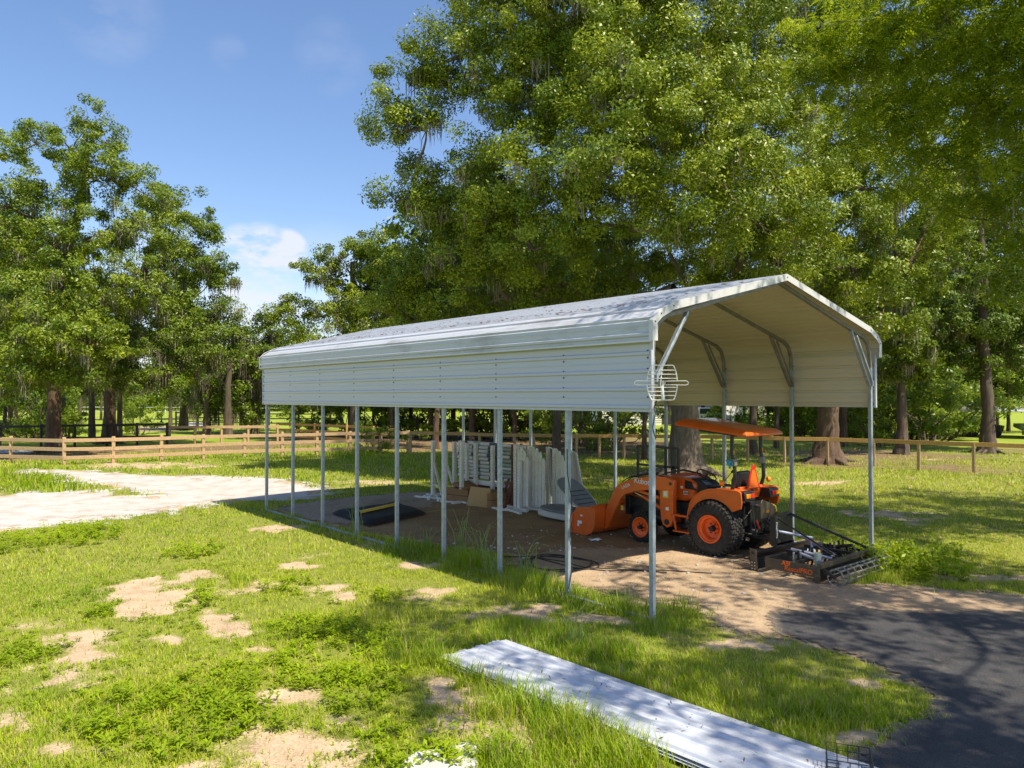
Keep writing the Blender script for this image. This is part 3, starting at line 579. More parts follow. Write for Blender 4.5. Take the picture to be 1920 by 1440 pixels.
b = at(1692, 852); tree(3, b, [b+[0, 0, 2.5], b+[0, .2, 5], b+[.2, .2, 8.5], b+[.2, .4, 12]], .24, LB(Ct), 'slim straight trunked oak beyond the fence, nearest to the right end of the carport', dens=7, per=170, ln=.17, wd=.085, moss=110, tb=(.25, .1), bark='barkd', flare=1.6)
Dt = [(1860, 600, 38, 1.6), (1900, 670, 38, .9), (1830, 690, 38.5, .7), (1940, 640, 38, 1.8), (1830, 570, 40, 2.5), (1890, 480, 40, 2.8), (1810, 430, 42, 2.8), (1900, 620, 40, 1.7), (1860, 330, 42, 3.2), (1780, 660, 40, 1.3), (1960, 560, 40, 2.4), (1900, 200, 43, 3.4), (1850, 660, 38.5, 1.2), (1930, 680, 39, 1.2)]
b = at(1853, 850); tree(4, b, [b+[0, 0, 2.5], b+[.1, .2, 5.5], b+[.2, .2, 9], b+[.2, .4, 13]], .31, LB(Dt), 'dark mossy oak beyond the fence in front of the low open shed', dens=7, per=170, ln=.17, wd=.085, moss=150, tb=(.2, .05), bark='barkd', flare=1.5)
# pecan whose feathery boughs hang in from the right
E_ = [(1620, 100, 18, 1.1), (1555, 120, 18, .75), (1525, 150, 18.5, .4), (1700, 60, 17, 1.4), (1790, 60, 16, 1.4), (1880, 40, 15, 1.5), (1680, 190, 18, 1.2), (1760, 180, 17, 1.3), (1850, 170, 16, 1.4), (1930, 150, 15, 1.6), (1640, 255, 19, .85), (1600, 190, 19, .8), (1720, 290, 18, 1.2), (1800, 300, 17, 1.2), (1890, 300, 16, 1.4), (1850, 400, 17, 1.0), (1925, 420, 16, 1.1), (1760, 380, 18, .85), (1690, 350, 18.5, .6), (1905, 520, 17, .8), (1650, 10, 17, 1.3), (1800, -60, 16, 1.8), (1930, -80, 14, 2.), (2030, 60, 14, 2), (2050, 250, 14, 2), (2080, 420, 15, 1.6), (1560, 30, 18, 1.0)]
b = np.array([12.6, -3.6, 0]); tree(5, b, [b+[0, 0, 2.5], b+[.1, .2, 5.5], b+[-.2, .4, 8], b+[-.4, .4, 11]], .3, LB(E_), 'bright green pecan with feathery compound leaves hanging in at the upper right', name='pecan_tree', leaf='pecanleaf', kind='pinnate', dens=15, per=17, cr=.40, ln=.32, moss=14, tb=(.5, .25), bark='barkd', flare=1.4, shell=.3, limb=.22, mlen=(.3, .9))
# left hand group
L1 = [(100, 690, 34, 1.3), (60, 660, 34, 1.5), (140, 700, 34.5, 1.2), (20, 700, 34, 1.4), (100, 610, 34, 1.6), (165, 640, 34, 1.6), (180, 300, 37, 1.4), (165, 222, 38, 1.1), (200, 262, 38, 1.1), (135, 275, 38, 1.2), (70, 262, 38, 1.3), (15, 285, 38, 1.4), (180, 330, 38, 1.7), (90, 350, 38, 1.8), (20, 380, 38, 1.8), (248, 340, 38, 1.4), (300, 370, 38.5, 1.2), (275, 440, 38.5, 1.8), (180, 430, 37, 2.), (100, 460, 37, 2.), (20, 480, 37, 2.), (60, 560, 36, 2.1), (150, 555, 36, 2.1), (240, 540, 37, 2.), (10, 640, 36, 1.8), (100, 640, 35, 2.), (190, 640, 36, 1.9), (60, 710, 35.5, 1.1), (155, 705, 35, 1.0), (-60, 420, 38, 2.4), (-70, 580, 37, 2.4), (60, 450, 41, 2.4), (170, 500, 41, 2.4), (100, 600, 41, 2.2), (20, 730, 36, .9)]
b = at(100, 848); tree(6, b, [b+[0, 0, 2.6], b+[0, 0, 5], b+[.3, .2, 9], b+[1.2, .3, 13], b+[1.4, .3, 16]], .34, LB(L1), 'tall oak with a dark trunk behind the pine fence at the far left edge', dens=9, per=170, ln=.135, wd=.066, cr=.46, twigs=9, leaf='farleaf', moss=200, tb=(.45, .25), bark='barkr', flare=1.35, limb=.34)
L2 = [(205, 690, 40, 1.2), (250, 720, 40, .9), (215, 640, 40, 1.7), (320, 720, 42, 1.), (290, 400, 45, 1.5), (345, 395, 45, 1.6), (395, 430, 45, 1.3), (300, 470, 44, 1.9), (385, 490, 44, 1.7), (355, 560, 44, 2.1), (425, 590, 45, 1.2), (420, 520, 45, 1.2), (300, 570, 43, 2.), (330, 640, 43, 2.1), (405, 650, 44, 1.7), (255, 650, 42, 1.9), (300, 705, 42, 1.2), (235, 700, 41, 1.1), (340, 500, 48, 2.2), (270, 610, 47, 2.2), (190, 600, 45, 2.2), (150, 700, 42, 1.1), (370, 700, 44, .9)]
b = at(205, 832); tree(7, b, [b+[0, 0, 3], b+[.3, 0, 5.5], b+[1.4, 0, 9], b+[2.4, 0, 12.5]], .34, LB(L2), 'wide oak leaning right with mossy twigs, second thick trunk from the left', dens=8, per=190, ln=.145, wd=.07, cr=.52, twigs=8, leaf='farleaf', moss=260, tb=(.35, .15), bark='barkr', flare=1.25, limb=.34)
b = at(224, 826); tree(8, b, [b+[0, 0, 3], b+[0, 0, 6], b+[0, 0, 9]], .17, LB([(224, 640, 47, 1.4), (230, 560, 47, 1.6), (222, 700, 47, .9)]), 'thin pale trunked pine between the second oak and the pasture', name='pine_tree', dens=5, per=80, ln=.2, wd=.09, leaf='farleaf', bark='bark', flare=1.1, roots=False)
b = at(172, 828); tree(9, b, [b+[0, 0, 2.5], b+[0, 0, 4.5], b+[.2, 0, 6.5]], .19, LB([(165, 670, 46, 1.8), (120, 700, 46, 1.5), (190, 720, 46, 1.2), (40, 740, 48, 1.3), (100, 760, 48, .8)]), 'short dark mossy oak standing between the two big left trunks', dens=5, per=100, ln=.2, wd=.1, leaf='farleaf', bark='barkd', flare=1.2, moss=60, tb=(.2, 0))
for sd, px_, py_, tr_, lob, lab in [
    (10, 345, 806, .34, [(335, 660, 64, 2.2), (370, 690, 64, 2.), (330, 720, 63, 1.6), (360, 745, 63, 1.2), (315, 690, 65, 1.6)], 'far dark oak draped in moss right of the grazing birds'),
    (11, 388, 815, .28, [(395, 640, 58, 2.4), (400, 700, 57, 2.), (372, 730, 58, 1.4), (420, 735, 57, 1.4), (385, 770, 57, .9)], 'far moss hung oak left of the pair of drooping ones'),
    (12, 427, 818, .27, [(440, 660, 57, 2.2), (450, 710, 56, 1.8), (425, 755, 56, 1.3), (470, 690, 57, 1.5), (455, 760, 56, .9)], 'far oak with long moss beards beside the last fence before the carport'),
    (13, 476, 815, .2, [(490, 650, 58, 2.), (515, 610, 60, 1.6), (478, 720, 57, 1.6), (505, 700, 57, 1.9), (475, 780, 56, .9), (530, 660, 60, 2.2), (492, 610, 60, 1.)], 'far ragged tree touching the left end of the carport skirt')]:
    b = at(px_, py_); h = 4.5; tree(sd, b, [b+[0, 0, 2], b+[0, 0, 3.6], b+[.2, 0, 5.5]], tr_, LB(lob), lab, dens=5, per=150, ln=.21, wd=.1, cr=.7, leaf='farleaf', bark='barkd', flare=1.3, moss=150, tb=(.3, .1), mlen=(.6, 2.2), group=None)
# open crowned tree rising over the left end of the roof
Mt = [(680, 455, 48, 1.4), (640, 478, 48, 1.4), (600, 515, 48, 1.3), (575, 500, 48, .9), (705, 500, 48, 1.6), (560, 590, 48, 1.4), (528, 590, 48, .8), (620, 580, 48, 1.7), (690, 570, 48, 1.8), (650, 530, 49, 1.5), (590, 630, 47, 1.3), (720, 470, 49, 1.6), (540, 570, 49, .9), (640, 640, 47, 1.6), (660, 700, 46, 1.4), (700, 640, 46, 1.6)]
b = at(665, 826); tree(14, b, [b+[0, 0, 3], b+[0, 0, 6], b+[-.2, 0, 9], b+[-.2, 0, 11.5]], .3, LB(Mt), 'open crowned pale tree rising over the far left end of the carport roof', dens=7.5, per=170, ln=.15, wd=.075, cr=.5, leaf='farleaf', moss=90, tb=(.5, .3), flare=1.2, twigs=7)
# small trees seen through the posts
for sd, px_, py_, d, r, lob, lab, bk in [
    (15, 817, 842, 45, .15, [(800, 640, 42, 2.), (840, 660, 42, 1.8), (800, 720, 42, 1.3), (830, 740, 42, .9)], 'leaning pale trunked tree past the left end of the jump poles', 'barkr'),
    (16, 1043, 872, 36, .18, [(1030, 620, 34, 1.9), (1080, 650, 34, 1.7), (1000, 680, 34, 1.5), (1105, 745, 33, .9)], 'dark leaning trunk between the white jump stands and the third post', 'barkd'),
    (17, 1208, 862, 39, .11, [(1190, 600, 38, 1.8), (1230, 640, 38, 1.6)], 'thin bent trunk left of the front carport post', 'barkd'),
    (18, 1411, 852, 42, .2, [(1400, 600, 42, 2.2), (1430, 680, 42, 1.8), (1400, 735, 42, 1.0)], 'straight dark trunk seen over the tractor canopy', 'barkd'),
    (19, 1456, 842, 50, .13, [(1460, 640, 50, 2.2), (1450, 720, 50, 1.4)], 'thin far trunk right of the tractor canopy', 'barkd'),
    (20, 1581, 838, 48, .2, [(1590, 640, 48, 2.2), (1570, 710, 48, 1.4)], 'straight brown trunk close behind the flared reddish oak', 'barkr')]:
    b = at(px_, py_); tree(sd, b, [b+[.1, 0, 2.4], b+[.25, .1, 4.6], b+[.2, .2, 7]], r, LB(lob), lab, dens=5, per=100, ln=.19, wd=.09, cr=.6, leaf='farleaf', bark=bk, flare=1.3, tb=(.25, .1), roots=False, moss=25)
# backdrop trees: three kinds, copied
protos = []
for k in range(3):
    rg = np.random.default_rng(50+k); lob = []
    for i in range(13):
        a = rg.random()*2*PI; rr = rg.random()**.5*3.6; z = 4.2+rg.random()*7.5; lob.append((np.array([math.cos(a)*rr*(1-.05*z), math.sin(a)*rr*(1-.05*z), z]), 1.4+rg.random()*1.0))
    protos.append(tree(60+k, (0, 0, 0), [(0, 0, 2.4), (.1, .1, 5), (0, .2, 9)], .15, lob, 'x', dens=4.2, per=75, ln=.25, wd=.13, cr=.72, leaf='farleaf', bark='barkd', flare=1.3, tb=(.3, .12), roots=False, moss=40, mlen=(.6, 1.8), twigs=2))
SPOTS = [(1465, 72), (1510, 68), (1550, 76), (1605, 70), (1645, 74), (1712, 66), (1740, 76), (60, 62), (120, 66), (170, 60), (10, 64), (320, 74), (30, 80), (90, 86), (150, 78), (190, 90), (365, 92), (440, 86), (-30, 84), (405, 76), (1780, 70), (1835, 74), (1890, 62), (1925, 72), (1585, 54), (1765, 56), (505, 62), (560, 56), (610, 62), (655, 54), (700, 58), (735, 50), (770, 56), (808, 50), (850, 54), (885, 48), (925, 53), (965, 47), (1005, 52), (1050, 48), (1090, 54), (1125, 50), (1440, 62), (1495, 56), (1530, 60), (1570, 66), (1625, 56), (1660, 62), (1720, 66), (1790, 60), (1870, 68), (1950, 60), (1395, 74), (620, 74), (730, 70), (850, 70), (960, 72), (1070, 74), (-40, 52), (20, 58), (60, 66)]
LM = [(0, 'the left edge of the picture'), (100, 'the far left oak trunk'), (205, 'the second thick trunk from the left'), (340, 'the farthest moss draped tree'), (500, 'the far corner post'), (548, 'the second post from the far end'), (605, 'the third post from the far end'), (670, 'the fourth post from the far end'), (747, 'the middle post'), (833, 'the fourth post from the front'), (939, 'the third post from the front'), (1067, 'the second post from the front'), (1221, 'the front left post'), (1358, 'the tractor canopy'), (1487, 'the second post on the right side'), (1553, 'the flared reddish trunk'), (1636, 'the front right post'), (1692, 'the slim straight trunk'), (1853, 'the dark trunk before the shed'), (1940, 'the right edge of the picture')]
def beside(px_):
    a = min(LM, key=lambda q: abs(q[0]-px_)); d = px_-a[0]; return ('in line with ' if abs(d) < 9 else 'well left of ' if d < -30 else 'left of ' if d < 0 else 'well right of ' if d > 30 else 'right of ')+a[1]
where = {0: 'in the dim row beyond the lawn, seen under the carport skirt', 1: 'in the tree line behind the right hand fence', 2: 'in the far row behind the big left oaks'}
for i, (px_, d) in enumerate(SPOTS):
    p = atd(px_, 743, d); o = protos[i % 3] if i < 3 else copy_tree(protos[i % 3]); rg = random.Random(i)
    o.location = (p[0], p[1], 0); o.rotation_euler = (0, 0, rg.random()*6.28); s = (.82+.4*rg.random())*((.52 if px_ < 640 else .75 if px_ < 720 else 1.1) if 400 < px_ < 1200 else 1.); o.scale = (s, s, s*(.9+.25*rg.random()))
    w = 0 if 400 < px_ < 1200 else (1 if px_ > 1200 else 2)
    tag(o, ['bushy', 'tall', 'mossy'][i % 3]+(' far' if d >= 60 else '')+' backdrop oak '+beside(px_), 'tree', ['oaks in the row beyond the lawn', 'oaks behind the right hand fence', 'oaks behind the left oaks'][w])
# understory bushes
bps = []
for k in range(2):
    rg = np.random.default_rng(80+k); t = thing('bush', (0, 0, 0), 'x', 'bush'); lob = [(np.array([rg.normal()*1.25, rg.normal()*1.25, .4+rg.random()**1.5*2.6]), .35+rg.random()*.5) for _ in range(15)]
    C, R = lobes_to_clumps(rg, lob, 12, .35, .4); V, _ = leaf_quads(rg, C, R, 60, .17, .08, out=.4); quadmesh('foliage', V, 4, M['bushleaf'], t, np.clip(np.repeat(rg.random(len(C)), 60)*.6+.2+(rg.random(len(C)*60)-.5)*.4, 0, 1))
    st = MB()
    for c, r in lob: st.tube(curve((c[0]*.2, c[1]*.2, -.05), c, rg, 0, 4, .05), [.035, .03, .02, .01], 5)
    st.build('stems', M['barkd'], t); bps.append(t)
BUSH = [(1650, 44, 1.), (1600, 48, .9), (1740, 46, 1.3), (1748, 50, 1.4), (1768, 55, 1.25), (1715, 50, 1.6), (1510, 50, .9), (1480, 52, 1.), (1545, 52, 1.1), (1660, 52, 1.5), (1690, 56, 1.7), (1800, 64, 1.), (700, 38, .45), (1370, 66, 1.2), (1120, 40, 1.1), (1090, 44, 1.2), (1150, 46, .9), (60, 50, 1.2), (20, 54, 1.3), (130, 52, 1.), (260, 56, .8), (1580, 58, 1.6), (1630, 60, 1.7), (1500, 62, 1.6), (1440, 60, 1.4), (600, 60, 1.2), (780, 52, 1.4), (900, 52, 1.4), (980, 50, 1.3), (1040, 50, 1.3), (850, 50, 1.2), (730, 54, 1.4), (660, 56, 1.)]
for i, (px_, d, s) in enumerate(BUSH):
    p = atd(px_, 743, d); o = bps[i] if i < 2 else copy_tree(bps[i % 2]); o.location = (p[0], p[1], 0); rg = random.Random(i+5); o.rotation_euler = (0, 0, rg.random()*6.28); s *= 1.05; o.scale = (s*1.1, s*1.1, s)
    w = 'right' if px_ > 1200 else ('mid' if px_ > 500 else 'left')
    if px_ == 700: tag(o, 'low round weedy shrub growing against the end of the pine fence', 'shrub'); continue
    tag(o, ('big ' if s > 1.45 else 'small ' if s < 1.1 else '')+{'right': 'sunny ', 'mid': 'shady ', 'left': 'leafy '}[w]+('far ' if d > 54 else '')+'bush '+beside(px_), 'bush', {'right': 'bushes beyond the right fence', 'mid': 'bushes behind the lawn', 'left': 'bushes under the left oaks'}[w])
# far wood closing the horizon
rg = np.random.default_rng(99); C = []; R = []
for i in range(520):
    px_ = -500+i*6; d = 135+rg.random()*35; h = 5+4*fbm(np.array([i*.05]), np.array([3.]))[0]*2
    for z in np.arange(.5, h, 2.2): C.append(atd(px_+rg.normal()*5, 743, d)*[1, 1, 0]+[0, 0, z]); R.append(2.0)
V, _ = leaf_quads(rg, np.array(C), np.array(R), 60, .8, .5, flat=.8); tag(quadmesh('far_wood', V, 4, M['farleaf'], None, np.clip(np.repeat(rg.random(len(C)), 60)*.4+rg.random(len(C)*60)*.3, 0, 1)), 'dark far wood closing the horizon beyond the pasture', 'wood', kind='stuff')
# shade trees standing outside the picture, to the south of the drive
for sd, b, cz, rad_, n, lab in [(31, (4.2, -10.6, 0), 10.5, 5.6, 40, 'leafy oak south of the asphalt drive'), (32, (11.5, -7.2, 0), 10.5, 5.4, 32, 'second leafy oak south east of the drive'), (33, (15.5, -7.6, 0), 11, 4., 16, 'tall oak east of the drive')]:
    rg = np.random.default_rng(sd); b = np.array(b, float); lob = []
    for i in range(n):
        a = rg.random()*2*PI; rr = rad_*rg.random()**.5; lob.append((b+[math.cos(a)*rr, math.sin(a)*rr, cz+rg.normal()*1.2], 1.0+rg.random()*.9))
    if sd == 31: lob += [(np.array(p, float), r) for p, r in [((3.2, -6.8, 10.3), 1.2), ((5.5, -6., 10.8), 1.1), ((1.2, -8.4, 9.6), 1.2), ((-.8, -10., 9.2), 1.2), ((5.0, -4.2, 11.4), .8), ((7.6, -4.4, 11.2), 1.0), ((2.2, -5., 11.), .8), ((3.4, -4.4, 10.6), .75), ((1.6, -5.8, 10.2), .8), ((4.2, -3.6, 11.6), .6), ((2.6, -3.6, 11.8), .55), ((5.2, -5.0, 10.2), .7), ((.4, -6.2, 10.4), .6), ((6.4, -3.2, 11.8), .7), ((-1.6, -5.2, 10), .8), ((-.4, -4.6, 10.2), .8), ((.8, -4.0, 10.4), .75), ((-1.2, -3.8, 10.6), .6), ((.2, -5.6, 10), .8), ((-2.7, -6.2, 9.8), .7), ((1.6, -3.2, 10.8), .6), ((-.2, -7, 9.8), .9), ((1.4, -6.8, 9.6), .9), ((-2.2, -4.4, 10.4), .5), ((-1.4, -6.6, 9.6), .7), ((-2.4, -9.6, 9.5), .8), ((-1.5, -7.5, 9.8), .6)]]
    tree(sd, b, [b+[0, 0, 3], b+[0, 0, 6], b+[0, 0, 9]], .4, lob, lab, dens=7, per=70, ln=.15, wd=.075, cr=.5, moss=0, tb=(.4, .3))
# ================================================================== FENCES
def section(a, b, z, w, h, mb=None, t=None): m = mb or MB(); a = Vector(a); b = Vector(b); m.bar((a.x, a.y, z), (b.x, b.y, z), t or .04, h); return m
def fence(name, label, pts, rails, ht, pw, mat, rh=.14, rt=.035, side=-.07, cat='fence', wire=False, group=None, pmat=None):
    t = thing(name, (*pts[0][:2], 0), label, cat, group); rg = random.Random(len(pts)+int(pts[0][0]*7))
    for i, p in enumerate(pts):
        m = MB(); m.bar((p[0], p[1], -.05), (p[0]+rg.uniform(-.01, .01), p[1], ht+rg.uniform(0, .04)), pw, pw, up=(0, 1, 0)); m.build('post', pmat or mat, t, bevel=.01)
    for i in range(len(pts)-1):
        a = Vector((pts[i][0], pts[i][1], 0)); b = Vector((pts[i+1][0], pts[i+1][1], 0)); n = (b-a).normalized().cross(Vector((0, 0, 1)))*-side
        for z in rails:
            m = MB(); m.bar(a+n+Vector((0, 0, z+rg.uniform(-.012, .012))), b+n+Vector((0, 0, z+rg.uniform(-.012, .012))), rt, rh); m.build('rail', mat, t, bevel=.004)
    if wire:
        m = MB()
        for i in range(len(pts)-1):
            a = Vector((pts[i][0], pts[i][1], 0)); b = Vector((pts[i+1][0], pts[i+1][1], 0)); n = (b-a).normalized().cross(Vector((0, 0, 1)))*.05; l = (b-a).length
            for z in (.08, .22, .36, .5, .64, .78, .92): m.tube([a+n+Vector((0, 0, z)), b+n+Vector((0, 0, z))], .0028, 4, cap=False)
            for k in range(int(l/.18)): q = a+(b-a)*(k*.18/l)+n; m.tube([q+Vector((0, 0, .08)), q+Vector((0, 0, .94))], .002, 4, cap=False)
        m.build('wire_mesh', M['galvdark'], t, smooth=0)
    return t
P = [at(x, y) for x, y in [(-190, 864), (-85, 866), (20, 868), (120, 871), (212, 868.5), (302, 864), (381, 860.5), (458, 857.5), (529, 855), (594, 853), (656, 851.5), (714, 850), (765, 849)]]
fence('pine_fence', 'fresh three rail pine board fence running behind the white sand at the left', P, (.28, .64, 1.0), 1.12, .13, M['pine'], rh=.15)
c0 = P[-1]; P = [c0, at(742, 843), at(700, 838), at(650, 833), at(590, 829), at(520, 826)]
fence('pine_fence', 'second pine fence seen end on behind the first, going back from its right corner', P[1:], (.3, .7, 1.05), 1.15, .12, M['pineamber'])
P = [at(x, y) for x, y in [(770, 852), (899, 857), (965, 859), (1001, 860), (1081, 861), (1124, 861), (1170, 861), (1225, 862), (1268, 863), (1335, 864), (1402, 866), (1471, 869), (1552, 872), (1638, 876), (1722.5, 881), (1826, 887), (1945, 893), (2090, 900), (2260, 908)]]
fence('wire_fence', 'single top rail fence with wire mesh running across the lawn to the right edge', P, (1.06,), 1.08, .10, M['pineamber'], rh=.16, rt=.05, side=-.02, wire=True, pmat=M['pine'])
P = [at(x, y) for x, y in [(-180, 843), (-90, 842), (0, 841), (77, 840), (140, 838), (200, 836.5), (257, 835), (313, 834)]]
fence('black_fence', 'black board fence in the shade behind the pine fence at the left', P, (.5, 1.2), 1.28, .12, M['blackfence'], rh=.13)
P = [at(x, y) for x, y in [(318, 832), (365, 832), (415, 832), (465, 831), (520, 830)]]
fence('pine_fence', 'far sunlit single rail pine fence beyond the black one', P, (1.0,), 1.08, .12, M['pine'], rh=.16)
P = [at(x, y) for x, y in [(330, 800), (370, 801), (410, 802), (450, 803), (500, 804), (560, 804), (640, 804)]]
fence('black_fence', 'distant dark paddock fence across the bright pasture', P, (.5, .9, 1.3), 1.4, .14, M['blackfence'], rh=.1)
P = [at(x, y) for x, y in [(150, 778), (230, 778), (310, 779), (390, 780), (480, 781), (560, 782)]]
fence('white_fence', 'faint white rail fence at the back of the pasture', P, (.6, 1.2), 1.3, .1, M['white'], rh=.07)
tag(sheet('pasture_track', poly_px([(-100, 839), (0, 838), (60, 839), (112, 843), (100, 848), (0, 850), (-100, 852)]), .006, M['sand'], .5, .3, .4), kind='structure')
tag(sheet('grey_track', poly_px([(235, 806), (270, 800), (330, 800), (350, 803), (340, 807), (270, 809)]), .006, M['gravel'], .6, .3, .5), kind='structure')
tag(sheet('white_track', poly_px([(345, 793), (372, 791), (385, 794), (380, 799), (355, 799)]), .006, M['sand'], .8, .3, .6), kind='structure')
# two dark birds grazing
def bird(p, h, label, upright):
    t = thing('turkey', p, label, 'bird', None); p = Vector(p); m = MB(); r = Vector(RGT); f = Vector((0, 0, 1))
    o = lambda x, z, y=0: p+r*x*h+f*z*h+Vector((FWD[0], FWD[1], 0))*y*h
    if upright: m.tube([o(-.05, .25), o(0, .4), o(.05, .62), o(.08, .82), (o(.1, .95)), o(.16, .95)], [.05*h, .2*h, .17*h, .06*h, .05*h, .015*h], 10)
    else: m.tube([o(.62, .38), o(.4, .55), o(.1, .62), o(-.2, .6), o(-.42, .48), o(-.52, .3), o(-.58, .2)], [.04*h, .13*h, .22*h, .19*h, .07*h, .05*h, .02*h], 10)
    m.build('body', M['dark'], t, smooth=60)
    for s in (-.07, .07):
        l = MB(); l.tube([o(.05, .45, s), o(.02, .2, s), o(.03, 0, s), o(-.06, 0, s)], [.04*h, .025*h, .02*h, .012*h], 6); l.build('leg', M['dark'], t)
bird(at(275, 797), .78, 'dark turkey with its head down, left of the two in the bright pasture', False)
bird(at(302, 797), .62, 'upright dark turkey, right of the two in the bright pasture', True)
# ================================================================== HOUSE, CAR, SHED
hA = at(1128, 797.5); hB = at(1345, 797); hd = Vector(hB-hA).normalized(); hn = Vector((0, 0, 1)).cross(hd)
if hn.dot(Vector(FWD)) < 0: hn = -hn
hs = thing('house', tuple(hA), 'white house with dark shutters across the bright lawn, seen past the front post', 'house'); hA = Vector(hA); HL = (Vector(hB)-hA).length
def hp(a, d, z): return hA+hd*a+hn*d+Vector((0, 0, z))
def hbox(mb, a0, a1, d0, d1, z0, z1):
    P = [hp(a, d, z) for z in (z0, z1) for (a, d) in ((a0, d0), (a1, d0), (a1, d1), (a0, d1))]; return mb.add(P, [(3, 2, 1, 0), (4, 5, 6, 7), (0, 1, 5, 4), (1, 2, 6, 5), (2, 3, 7, 6), (3, 0, 4, 7)])
w = MB(); hbox(w, 0, HL, 0, 9, 0, 3.3)
for k in range(15): hbox(w, -.02, HL+.02, -.035, -.005, .3+k*.2, .31+k*.2)
w.build('wall', M['white'], hs)
rf = MB(); e = [(-.6, -.7, 3.25), (HL+.6, -.7, 3.25), (HL+.6, 9.7, 3.25), (-.6, 9.7, 3.25), (2.5, 4.5, 5.6), (HL-2.5, 4.5, 5.6)]; rf.add([hp(*q) for q in e], [(0, 1, 5, 4), (1, 2, 5), (2, 3, 4, 5), (3, 0, 4), (3, 2, 1, 0)]); rf.build('roof', M['shingle'], hs)
for i in range(5):
    a = 1.6+i*(HL-2.6)/5
    fr = MB(); hbox(fr, a-.1, a+1.1, -.07, -.01, 1.05, 2.6); f_ = fr.build('window', M['white'], hs)
    gl = MB()
    for u in range(2):
        for v in range(2): hbox(gl, a+.02+u*.5, a+.48+u*.5, -.085, -.072, 1.15+v*.7, 1.75+v*.7)
    gl.build('pane', M['window'], f_)
    for s in (-.5, 1.15): sh = MB(); hbox(sh, a+s, a+s+.36, -.075, -.01, 1.02, 2.62); sh.build('shutter', M['shutter'], hs)
d = MB(); hbox(d, HL*.52, HL*.52+.95, -.05, -.005, .1, 2.2); d.build('door', M['shutter'], hs)
# pale garage wing further right
wg = thing('house', tuple(at(1352, 793)), 'pale grey outbuilding half hidden by trunks right of the white truck', 'outbuilding'); a0 = Vector(at(1358, 793)); a1 = Vector(at(1440, 792)); dv = (a1-a0).normalized(); dn = Vector((0, 0, 1)).cross(dv); dn = dn if dn.dot(Vector(FWD)) > 0 else -dn; ll = (a1-a0).length
m = MB(); P = [a0+dv*a+dn*b_+Vector((0, 0, z)) for z in (0, 3.4) for a, b_ in ((0, 0), (ll, 0), (ll, 6), (0, 6))]; m.add(P, [(3, 2, 1, 0), (4, 5, 6, 7), (0, 1, 5, 4), (1, 2, 6, 5), (2, 3, 7, 6), (3, 0, 4, 7)]); m.build('wall', M['white'], wg)
m = MB(); P = [a0+dv*a+dn*b_+Vector((0, 0, z)) for a, b_, z in ((-.5, -.5, 3.41), (ll+.5, -.5, 3.41), (ll+.5, 6.5, 3.41), (-.5, 6.5, 3.41), (-.5, 3, 5), (ll+.5, 3, 5))]; m.add(P, [(0, 1, 5, 4), (2, 3, 4, 5), (1, 2, 5), (3, 0, 4), (3, 2, 1, 0)]); m.build('roof', M['shingle'], wg)
# white pickup
cc = Vector(at(1322, 799)); cr_ = Vector((RGT[0], RGT[1], 0)); cf = Vector((FWD[0], FWD[1], 0)).normalized(); ck = thing('pickup_truck', tuple(cc), 'white pickup truck parked beside the white house', 'truck')
def cpt(a, b_, z): return cc+cr_*a+cf*b_+Vector((0, 0, z))
def cprism(mb, pts, b0, b1): n = len(pts); V = [cpt(a, b0, z) for a, z in pts]+[cpt(a, b1, z) for a, z in pts]; return mb.add(V, [tuple(range(n)), tuple(range(2*n-1, n-1, -1))]+[(i, n+i, n+(i+1) % n, (i+1) % n) for i in range(n)])
m = MB(); cprism(m, [(-2.7, .45), (2.6, .45), (2.7, .9), (2.6, 1.05), (1.5, 1.12), (.9, 1.75), (-.6, 1.78), (-.75, 1.15), (-2.7, 1.12)], 0, 1.9); m.build('body', M['carpaint'], ck, bevel=.05)
m = MB(); cprism(m, [(-.5, 1.18), (1.3, 1.18), (.85, 1.66), (-.48, 1.68)], -.012, 1.912); m.build('window', M['window'], ck)
for a in (-1.7, 1.7):
    for b_ in (.0, 1.7): m = MB(); m.tube([cpt(a, b_-.02, .38), cpt(a, b_+.22, .38)], .38, 20); wh = m.build('wheel', M['rubber'], ck); m = MB(); m.tube([cpt(a, b_-.03, .38), cpt(a, b_+.1, .38)], .2, 16); m.build('rim', M['chrome'], wh)
# open shed at the right
sc_ = at(1865, 818); sh = thing('pole_shed', tuple(sc_), 'low open shed with tin roof and red brown posts at the right edge', 'shed'); s0 = Vector(at(1800, 819)); s1 = Vector(at(2010, 826)); dv = (s1-s0).normalized(); dn = Vector((0, 0, 1)).cross(dv); dn = dn if dn.dot(Vector(FWD)) > 0 else -dn; ll = (s1-s0).length; up_ = Vector((0, 0, 1))
m = MB(); P = [s0+dv*a+dn*b_+up_*z for a, b_, z in ((-.6, -.5, 1.76), (ll, -.5, 1.86), (ll, 5, 2.3), (-.6, 5, 2.2))]; m.add(P, [(0, 1, 2, 3)]); m.build('roof', M['tin'], sh, solid=.07)
for a in (.2, 3.9, 6.0, 9.0): m = MB(); m.bar(s0+dv*a, s0+dv*a+up_*1.75, .12, .12, up=(0, 1, 0)); m.build('post', M['redwood'], sh)
m = MB(); m.add([s0+dv*a+dn*4.6+up_*z for a, z in ((3.3, 0), (ll, 0), (ll, 2.2), (3.3, 2.2))], [(0, 1, 2, 3)]); m.build('back_wall', M['redwood'], sh, solid=.06)
m = MB(); m.add([s0+dv*a+dn*4.6*b_+up_*z for a, b_, z in ((ll-1, 0, 0), (ll-1, 1, 0), (ll-1, 1, 2.2), (ll-1, 0, 1.8))], [(0, 1, 2, 3)]); m.build('side_wall', M['redwood'], sh, solid=.06)
bo = thing('flat_boat', tuple(s0+dv*5), 'pale upturned sided boat on blocks under the tin roof shed', 'boat')
m = MB(); H = []
